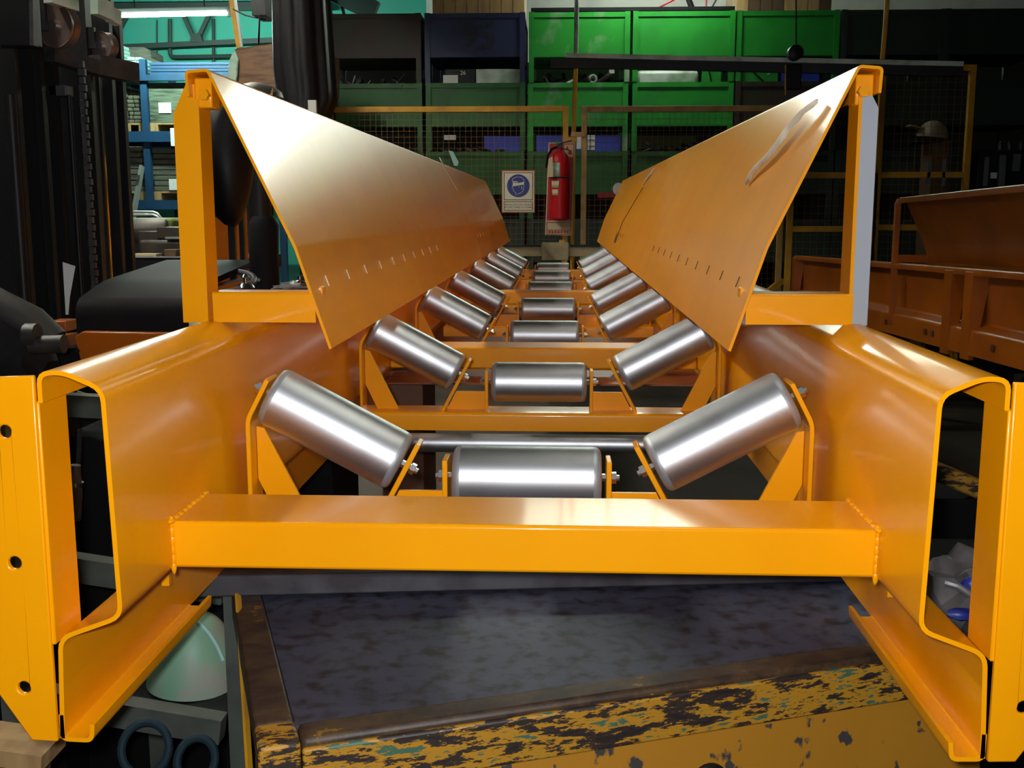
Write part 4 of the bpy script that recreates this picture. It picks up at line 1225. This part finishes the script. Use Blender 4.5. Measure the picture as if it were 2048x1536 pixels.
# ------------------------------------------------------------------ mesh fence
def fence_panel(label, x0, x1, ytop, Y, m, mw, rails=(), step=0.05, ybot=None):
    a = at(x0, 300, Y); b = at(x1, 300, Y); zt_ = at((x0 + x1) / 2, ytop, Y).z
    t = thing('mesh_fence', label, 'fence', ((a.x + b.x) / 2, Y, 0))
    w = 0.05
    for x in (a.x, b.x):
        MB().box((x - w / 2, Y - w / 2, 0), (x + w / 2, Y + w / 2, zt_)).build('post', m, t, bevel=0.003)
    MB().box((a.x + w / 2, Y - w / 2, zt_ - w), (b.x - w / 2, Y + w / 2, zt_)).build('rail', m, t, bevel=0.003)
    for r in rails:
        z = at(x0, r, Y).z; MB().box((a.x + w / 2, Y - w / 2, z - w / 2), (b.x - w / 2, Y + w / 2, z + w / 2)).build('rail', m, t, bevel=0.003)
    MB().box((a.x + w / 2, Y - w / 2, 0.1), (b.x - w / 2, Y + w / 2, 0.15)).build('rail', m, t)
    mb = MB(); r = 0.0012
    x = a.x + step
    while x < b.x - 0.02:
        mb.box((x - r, Y - r, 0.15), (x + r, Y + r, zt_ - w)); x += step
    z = 0.15 + step
    while z < zt_ - w:
        mb.box((a.x + w / 2, Y + r, z - r), (b.x - w / 2, Y + 3 * r, z + r)); z += step
    mb.build('wire_mesh', mw, t, smooth=False, weld=False)
    return t


FY = 9.75
fence_panel('mustard framed mesh fence panel behind the face shield sign', 664, 1131, 213, FY, M['fence'], M['wire'])
fence_panel('tan framed mesh fence panel right of the extinguisher', 1168, 1566, 212, FY, M['fence_pale'], M['wire'])
fence_panel('dim mesh fence panel seen behind the right skirt post', 1585, 1752, 345, FY - 0.35, M['fence'], M['wire'], rails=(458,), step=0.06)
fence_panel('tall dim mesh fence panel at far right with white shell behind it', 1758, 1935, 130, FY - 0.35, M['fence'], M['wire'], rails=(350, 455), step=0.06)
mb = MB(); mb.bar(at(1612, 133, FY - 0.4), at(1756, 134, FY - 0.4), 0.04, 0.05)
tag(mb.build('yellow_rail', M['fence']), 'short yellow rail just under the long grey rail at right', 'rail')
mb = MB(); mb.bar(at(1566, 560, FY), at(1500, 612, FY - 0.05), 0.05, 0.05)
tag(mb.build('fence_brace', M['fence']), 'short slanted yellow brace beyond the right skirt board', 'brace')
# latch pieces and the extinguisher's post
lt = thing('fence_latch', 'yellow latch bars joining the two fence panels above the extinguisher', 'latch', at(1150, 280, FY - 0.02))
mb = MB(); mb.pbox(1130, 274, 1154, 284, FY - 0.06, 0.03); mb.build('lower_bar', M['fence'], lt)
mb = MB(); mb.pbox(1142, 264, 1170, 273, FY - 0.06, 0.03); mb.build('upper_bar', M['fence_pale'], lt)
mb = MB(); mb.pbox(1118, 480, 1130, 500, FY - 0.06, 0.02); mb.build('foot_strip', M['fence'], lt)
pl = thing('upright_pole', 'tall thin pole, grey above and yellow below, left of the tan fence post', 'pole', (at(1150, 300, FY + 0.15).x, FY + 0.15, 0))
a = at(1154, -40, FY + 0.15); b = at(1152, 118, FY + 0.15); c = at(1147, 280, FY + 0.15)
MB().sweep([a, b], 0.02, 12).build('upper_tube', M['pale_metal'], pl)
MB().sweep([b, c, Vector((c.x, FY + 0.15, 0))], 0.02, 12).build('lower_tube', M['fence'], pl)

# long grey rail with trolley hook
gr = thing('overhead_rail', 'long grey steel rail running across in front of the green bins', 'rail', at(1500, 122, 8.6))
a = at(1133, 112, 8.6); b = at(1925, 129, 8.2)
MB().bar(a, b, 0.08, 0.034).build('flange', M['pale_metal'], gr)
MB().bar(a + Vector((-0.12, 0, -0.05)), b + Vector((0, 0, -0.05)), 0.05, 0.07).build('web', M['black'], gr)
hk = thing('hoist_hook', 'black hoist trolley sitting on the long grey rail', 'hoist', at(1590, 120, 8.35))
MB().lathe([(0.03, -0.05), (0.055, -0.04), (0.055, 0.04), (0.03, 0.05)], at(1590, 106, 8.28), (0, 1, 0), 20).build('wheel', M['black'], hk)
mb = MB(); mb.pbox(1572, 128, 1604, 178, 8.3, 0.06); mb.build('block', M['black'], hk, bevel=0.01)
MB().sweep([at(1571, 130, 8.28), at(1571, 190, 8.28)], 0.005, 6).build('pull_cord', M['fence'], hk)
MB().sweep([at(1592, 93, 8.35), at(1592, -30, 8.35), (at(1592, 93, 8.35).x, 8.35, 4.9)], 0.006, 6).build('suspension', M['black'], hk)
mb = MB(); mb.sweep([at(1776, -30, 8.0), at(1770, 60, 8.0), at(1765, 119, 8.0)], 0.018, 10)
tag(mb.build('yellow_pole', M['fence']), 'yellow pole hanging down to the right end of the grey rail', 'pole')

# sign
sg = thing('safety_sign', 'blue and white face shield safety sign with black bordered text', 'sign', at(1036, 425, FY - 0.08))
SY = FY - 0.038
a = at(1003, 340, SY); b = at(1070, 426, SY)
SW = b.x - a.x; SHt = a.z - b.z
scx = (a.x + b.x) / 2
MB().box((a.x, SY, b.z), (b.x, SY + 0.012, a.z)).build('backing', M['orange_flat'], sg, bevel=0.002)
MB().box((a.x + 0.01, SY - 0.003, b.z + 0.012), (b.x - 0.01, SY, a.z - 0.012)).build('face', M['sign_white'], sg)
def frame_loop(mb, x0, z0, x1, z1, w, y):
    mb.box((x0, y, z0), (x1, y + 0.002, z0 + w)); mb.box((x0, y, z1 - w), (x1, y + 0.002, z1))
    mb.box((x0, y, z0), (x0 + w, y + 0.002, z1)); mb.box((x1 - w, y, z0), (x1, y + 0.002, z1))
mb = MB()
zsp = b.z + SHt * 0.285
frame_loop(mb, a.x + 0.02, zsp + 0.006, b.x - 0.02, a.z - 0.022, 0.005, SY - 0.005)
frame_loop(mb, a.x + 0.02, b.z + 0.022, b.x - 0.02, zsp - 0.006, 0.005, SY - 0.005)
mb.build('border', M['ink'], sg)
dz = zsp + (a.z - zsp) * 0.5 - 0.003; DR = SW * 0.335
MB().lathe([(DR, 0), (DR, 0.002)], (scx, SY - 0.0055, dz), (0, 1, 0), 48).build('blue_disc', M['sign_blue'], sg)
mb = MB(); yy = SY - 0.007
def P2(u, v): return Vector((scx + u * DR, yy, dz + v * DR))
for poly in ([(-0.55, 0.34), (-0.52, 0.58), (-0.2, 0.76), (0.2, 0.76), (0.46, 0.6), (0.54, 0.3)],
             [(-0.5, 0.05), (-0.55, -0.22), (-0.42, -0.3), (-0.4, -0.52), (-0.22, -0.58), (-0.2, -0.8)],
             [(-0.1, -0.76), (0.25, -0.6), (0.44, -0.45), (0.48, -0.15), (0.5, 0.1)],
             [(0.3, -0.05), (0.3, -0.3)], [(0.05, -0.02), (0.08, -0.14)]):
    mb.sweep([P2(u, v) for u, v in poly], 0.0022, 6)
mb.prism([(-0.5, 0.28), (0.0, 0.24), (0.52, 0.34), (0.5, 0.1), (0.0, 0.02), (-0.48, -0.05)], lambda u, v, d: P2(u, v) + Vector((0, d, 0)), 0.001)
mb.prism([(-0.5, 0.42), (-0.05, 0.38), (-0.02, 0.3), (-0.48, 0.33)], lambda u, v, d: P2(u, v) + Vector((0, d, 0)), 0.001)
mb.build('pictogram', M['sign_white'], sg)
zc = (b.z + 0.022 + zsp - 0.006) / 2
lettering('lettering', 'OBLIGACION DE UTILIZAR', 0.0215, (scx, SY - 0.0045, zc + 0.011), M['ink'], sg, 0.0003)
lettering('lettering', 'PROTECTORES OCULARES', 0.0215, (scx, SY - 0.0045, zc - 0.013), M['ink'], sg, 0.0003)

# extinguisher board and extinguisher
eb = thing('extinguisher_board', 'tall red and cream backboard behind the fire extinguisher', 'board', at(1120, 470, FY - 0.1))
EY = FY - 0.09
def ppoly(mb, pts, Y, dep):
    mb.prism([(at(x, y, Y).x, at(x, y, Y).z) for x, y in pts], lambda u, v, d, Y=Y: Vector((u, Y + d, v)), dep)
mb = MB(); ppoly(mb, [(1097, 285), (1150, 285), (1143, 471), (1090, 470)], EY, 0.012); mb.build('backing', M['cream'], eb)
mb = MB(); ppoly(mb, [(1099, 287), (1148, 287), (1143, 441), (1093, 441)], EY - 0.003, 0.002); mb.build('red_panel', M['red_board'], eb)
mb = MB(); ppoly(mb, [(1128, 289), (1147, 289), (1146, 315), (1130, 311)], EY - 0.005, 0.002); mb.build('symbol_card', M['cream'], eb)
mb = MB(); ppoly(mb, [(1131, 300), (1138, 300), (1134.5, 291)], EY - 0.007, 0.002); ppoly(mb, circle(1140, 306, 4, 12), EY - 0.007, 0.002); mb.build('red_symbol', M['red_board'], eb)
mb = MB()
for y in (444, 459.5, 468): ppoly(mb, [(1093, y), (1141, y), (1141, y + 1), (1093, y + 1)], EY - 0.004, 0.002)
for x in (1093, 1140): ppoly(mb, [(x, 444), (x + 1, 444), (x + 1, 469), (x, 469)], EY - 0.004, 0.002)
for k in range(7): ppoly(mb, [(1097 + 6 * k, 462), (1101 + 6 * k, 462), (1101 + 6 * k, 466), (1097 + 6 * k, 466)], EY - 0.004, 0.002)
mb.build('printed_lines', M['red_board'], eb)
ex = thing('fire_extinguisher', 'red fire extinguisher hanging on the fence with worn labels', 'extinguisher', at(1117, 440, EY - 0.1))
c0 = at(1119, 440, EY - 0.1); c1 = at(1121, 318, EY - 0.1)
ER = 0.086; hgt = c1.z - c0.z
MB().lathe([(ER * 0.7, 0), (ER * 0.97, 0.012), (ER, 0.03), (ER, hgt * 0.93), (ER * 0.96, hgt * 0.97), (ER * 0.8, hgt + 0.03), (ER * 0.45, hgt + 0.06), (ER * 0.25, hgt + 0.07), (ER * 0.25, hgt + 0.085)], c0, (0, 0, 1), 40).build('cylinder', M['red'], ex)
vt = c0 + Vector((0, 0, hgt + 0.085))
MB().cbox(vt + Vector((0, 0, 0.02)), (0.045, 0.04, 0.04)).build('valve', M['vise'], ex, bevel=0.004)
MB().bar(vt + Vector((-0.01, 0, 0.045)), vt + Vector((0.10, -0.02, 0.07)), 0.025, 0.008).build('lever', M['black'], ex)
MB().bar(vt + Vector((0.0, 0, 0.015)), vt + Vector((0.10, -0.02, -0.02)), 0.025, 0.008).build('handle', M['black'], ex)
MB().cbox(vt + Vector((-0.025, -0.03, 0.055)), (0.02, 0.015, 0.03)).build('safety_seal', M['green'], ex)
MB().sweep([vt + Vector((-0.02, 0, 0.02)), vt + Vector((-0.07, -0.02, 0.0)), vt + Vector((-0.105, -0.03, -0.06)), vt + Vector((-0.118, -0.02, -0.16))], 0.011, 10).build('hose', M['black_soft'], ex)
def wrap_label(name, a0, a1, z0, z1, m, rr):
    mb = MB(); prev = None
    for k in range(9):
        w = a0 + (a1 - a0) * k / 8
        p = Vector((c0.x + rr * math.sin(w), c0.y - rr * math.cos(w), 0))
        a = mb.bm.verts.new(p + Vector((0, 0, z0))); b = mb.bm.verts.new(p + Vector((0, 0, z1)))
        if prev: mb._face([prev[0], a, b, prev[1]])
        prev = (a, b)
    o = mb.build(name, m, ex); s_ = o.modifiers.new('body', 'SOLIDIFY'); s_.thickness = 0.001
    return o
zpx = lambda y: at(1118, y, EY - 0.1).z
wrap_label('label', -0.95, 0.02, zpx(354), zpx(326), M['pale_metal'], ER + 0.002)
wrap_label('label', -0.9, -0.05, zpx(376), zpx(362), M['cream'], ER + 0.002)
wrap_label('label', -0.85, -0.15, zpx(391), zpx(379), M['cream'], ER + 0.002)
wrap_label('strap', -1.5, 1.5, zpx(357), zpx(354), M['black'], ER + 0.002)
mb = MB(); ppoly(mb, [(1097, 318), (1105, 312), (1106, 354), (1094, 354)], EY - 0.215, 0.003)
tag(mb.build('inspection_tag', M['cream'], ), 'cream inspection tag hanging on the left of the extinguisher', 'tag')

# crumpled film and a round mirror like disc by the fence
mb = MB(); ppoly(mb, [(897, 301), (906, 303), (917, 324), (915, 332), (908, 331)], FY - 0.014, 0.012)
tag(mb.build('film_scrap', M['teal_scrap']), 'crumpled shiny film scrap above the far part of the left skirt board', 'film')
mb = MB(); mb.lathe([(0.0, 0), (0.045, 0.004), (0.05, 0.012)], at(1236, 378, 8.9), (0.3, -1, 0), 24)
tag(mb.build('round_disc', M['paper']), 'small round pale disc peeking out left of the right skirt board', 'disc')
mb = MB(); mb.bar(at(1195, 390, FY + 0.5), at(1260, 390, FY + 0.5), 0.1, 0.05)
tag(mb.build('red_beam', M['red_board']), 'dark red beam low behind the fence right of the extinguisher', 'beam')

# ------------------------------------------------------------------ second conveyor section parked at the right
d2 = (FWD + RGT * ((1080 - 1024) / FPX) + UPV * ((768 - 473) / FPX)); d2 = d2 / d2.y
c2 = thing('conveyor_frame', 'second dim orange conveyor frame parked along the right side', 'conveyor', (at(2000, 600, 5.2).x + 0.3, 6.5, at(1935, 720, 5.2).z))
S2 = 0.85
K0 = at(1937, 537, 5.2)                        # a point on the top outer edge of its left channel
def fr2(u, v, d):                              # u outwards (left), v up from the edge, d = distance down the hall
    b = K0 + d2 * (d - 5.2)
    return Vector((b.x - (u - 0.581) * S2, b.y, b.z + (v + 0.195) * S2))
def fr2r(u, v, d):
    b = K0 + d2 * (d - 5.2)
    return Vector((b.x + (0.581 + u) * S2, b.y, b.z + (v + 0.195) * S2))
for f_ in (fr2, fr2r):
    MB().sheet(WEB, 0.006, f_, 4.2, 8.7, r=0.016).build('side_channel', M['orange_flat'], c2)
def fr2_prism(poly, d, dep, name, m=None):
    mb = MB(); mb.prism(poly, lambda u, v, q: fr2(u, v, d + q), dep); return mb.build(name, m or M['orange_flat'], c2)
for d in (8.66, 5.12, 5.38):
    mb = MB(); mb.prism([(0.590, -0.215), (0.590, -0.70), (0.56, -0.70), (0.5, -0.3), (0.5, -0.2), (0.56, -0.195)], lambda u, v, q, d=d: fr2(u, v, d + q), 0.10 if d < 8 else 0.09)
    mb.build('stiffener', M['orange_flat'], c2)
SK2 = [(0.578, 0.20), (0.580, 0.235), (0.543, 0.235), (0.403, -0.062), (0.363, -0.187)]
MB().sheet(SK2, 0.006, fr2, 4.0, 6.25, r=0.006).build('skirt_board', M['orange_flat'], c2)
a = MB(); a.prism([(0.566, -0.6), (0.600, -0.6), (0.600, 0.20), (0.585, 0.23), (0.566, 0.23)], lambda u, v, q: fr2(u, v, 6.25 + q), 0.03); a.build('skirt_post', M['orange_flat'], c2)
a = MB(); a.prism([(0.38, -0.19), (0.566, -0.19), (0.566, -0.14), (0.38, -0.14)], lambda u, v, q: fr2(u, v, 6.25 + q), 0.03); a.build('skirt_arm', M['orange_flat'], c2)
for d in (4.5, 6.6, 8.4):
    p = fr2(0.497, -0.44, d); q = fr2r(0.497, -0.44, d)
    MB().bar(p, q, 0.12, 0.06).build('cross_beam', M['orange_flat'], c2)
mb = MB()
for (px, py) in ((1757, 636), (1866, 660), (1883, 663), (2036, 700)):
    pass
for d in (5.7, 5.6, 6.35, 4.85):
    p = fr2(0.5905, -0.60, d); mb.cbox(p, (0.004, 0.03, 0.03))
mb.build('bolt_hole', M['black_hole'], c2)
for k, d in enumerate((4.6, 8.2)):
    p = fr2(0.58, -0.68, d); q = fr2r(0.58, -0.68, d)
    t = thing('trestle', ['near', 'far'][k] + ' dark trestle under the second conveyor frame', 'trestle', ((p.x + q.x) / 2, d, 0))
    z = min(p.z, q.z) - 0.02
    MB().box((p.x, p.y - 0.04, z - 0.06), (q.x, p.y + 0.04, z)).build('top_bar', M['black'], t)
    for x in (p.x + 0.03, q.x - 0.09):
        MB().box((x, p.y - 0.03, 0), (x + 0.06, p.y + 0.03, z - 0.06)).build('leg', M['black'], t)

# chipped beam and a bag seen through the right channel's open end
mb = MB(); mb.bar(at(1855, 935, 2.9), at(1958, 978, 2.9), 0.06, 0.05)
o = mb.build('chipped_beam', M['flaked'], bevel=0.008); tag(o, 'chipped yellow and green beam seen through the right channel end', 'beam')
a = at(1900, 962, 2.9)
mb = MB(); mb.box((a.x - 0.05, 2.88, 0), (a.x + 0.12, 3.05, a.z - 0.045))
tag(mb.build('dark_stand', M['black_soft'], bevel=0.005), 'dark stand under the chipped beam beyond the right channel end', 'stand')
t = thing('plastic_bag', 'crumpled grey plastic bag with blue print low at right', 'bag', at(1935, 1255, 2.0))
MB().blob(at(1945, 1190, 2.05), (0.10, 0.10, 0.085), seed=9, amp=0.45, freq=2.5).build('bag_body', M['bag'], t)
MB().sweep([at(1890, 1165, 1.95), at(1915, 1172, 1.94), at(1950, 1195, 1.93)], 0.007, 8).build('bag_fold', M['bag'], t)
MB().blob(at(1945, 1172, 1.95), (0.02, 0.015, 0.02), seed=4, amp=0.3, sub=2).build('blue_print', M['bag_blue'], t)
MB().blob(at(1925, 1228, 1.95), (0.03, 0.015, 0.012), seed=6, amp=0.3, sub=2).build('blue_print', M['bag_blue'], t)
a = at(1935, 1270, 2.05)
mb = MB(); mb.box((a.x - 0.06, 1.95, 0), (a.x + 0.35, 2.6, a.z + 0.03))
tag(mb.build('dark_crate', M['black_soft'], bevel=0.01), 'black crate under the grey plastic bag at right', 'crate')

# dim machine with white shell, strips at the far right
mc = thing('machine_stand', 'dark machine column behind the mesh at far right', 'machine', (at(1880, 400, 10.2).x, 10.3, 0))
a = at(1866, 282, 9.8); b = at(1900, 282, 9.8); MB().box((a.x, 9.8, 0), (b.x, 10.1, a.z)).build('column', M['wood_dark'], mc)
h = at(1858, 262, 9.75)
hat = thing('hard_hat', 'dusty white hard hat shell with brim to the left behind the mesh', 'hat', h)
prof = [(0.135 * math.cos(w), 0.15 * math.sin(w)) for w in [PI / 2 * k / 8 for k in range(9)]]
MB().lathe(prof, h + Vector((0.03, 0.0, -0.06)), (0.12, 0, 1), 28).build('shell', M['hat'], hat)
MB().bar(h + Vector((-0.18, 0, 0.045)), h + Vector((-0.05, 0, 0.015)), 0.14, 0.015).build('brim', M['hat'], hat)
mb = MB(); mb.pbox(1838, 276, 1885, 284, 9.7, 0.35)
tag(mb.build('machine_shelf', M['black']), 'dark shelf under the dusty white shell behind the mesh', 'shelf')
for k, (x0, y0, x1, y1) in enumerate(((1853, 325, 1860, 368), (1883, 318, 1890, 372), (1966, 314, 1976, 372), (1996, 310, 2010, 374), (2024, 308, 2040, 342))):
    mb = MB(); ppoly(mb, [(x0, y1), (x1 - 1, y1), (x1 + 3, y0), (x0 + 4, y0)], 9.375 if k < 2 else 9.585, 0.018)
    tag(mb.build('grey_strip', M['grey_strip']), ['pale grey strip just left of the column behind the mesh', 'pale grey strip on the dark column behind the mesh', 'leftmost pale grey strip at the right edge', 'middle pale grey strip with a white card at the right edge', 'short bent pale grey strip at the right edge'][k], 'strip')
mb = MB(); mb.pbox(1982, 345, 1994, 357, 9.58, 0.02)
tag(mb.build('white_card', M['paper']), 'tiny white card between the pale grey strips at the right edge', 'card')
mb = MB(); mb.pbox(1945, 300, 2120, 700, 9.6, 0.4)
for v in mb.bm.verts: v.co.z = 0.0 if v.co.z < 1.0 else v.co.z
tag(mb.build('dark_cabinet', M['black'], bevel=0.01), 'black cabinet behind the pale grey strips at the right edge', 'cabinet')
for k, (px, py) in enumerate(((2001, 283), (2018, 297), (2041, 299))):
    c = at(px, py, 9.7)
    mb = MB(); mb.lathe([(0.02, 0), (0.022, 0.02), (0.022, 0.05), (0.008, 0.065), (0.008, 0.08)], (c.x, 9.7, at(2030, 300, 9.6).z + 0.001), (0, 0, 1), 14)
    tag(mb.build('small_bottle', M['dark_steel']), ['left', 'middle', 'right'][k] + ' of three small dark bottles on the black cabinet', 'bottle', 'small bottles on the black cabinet')
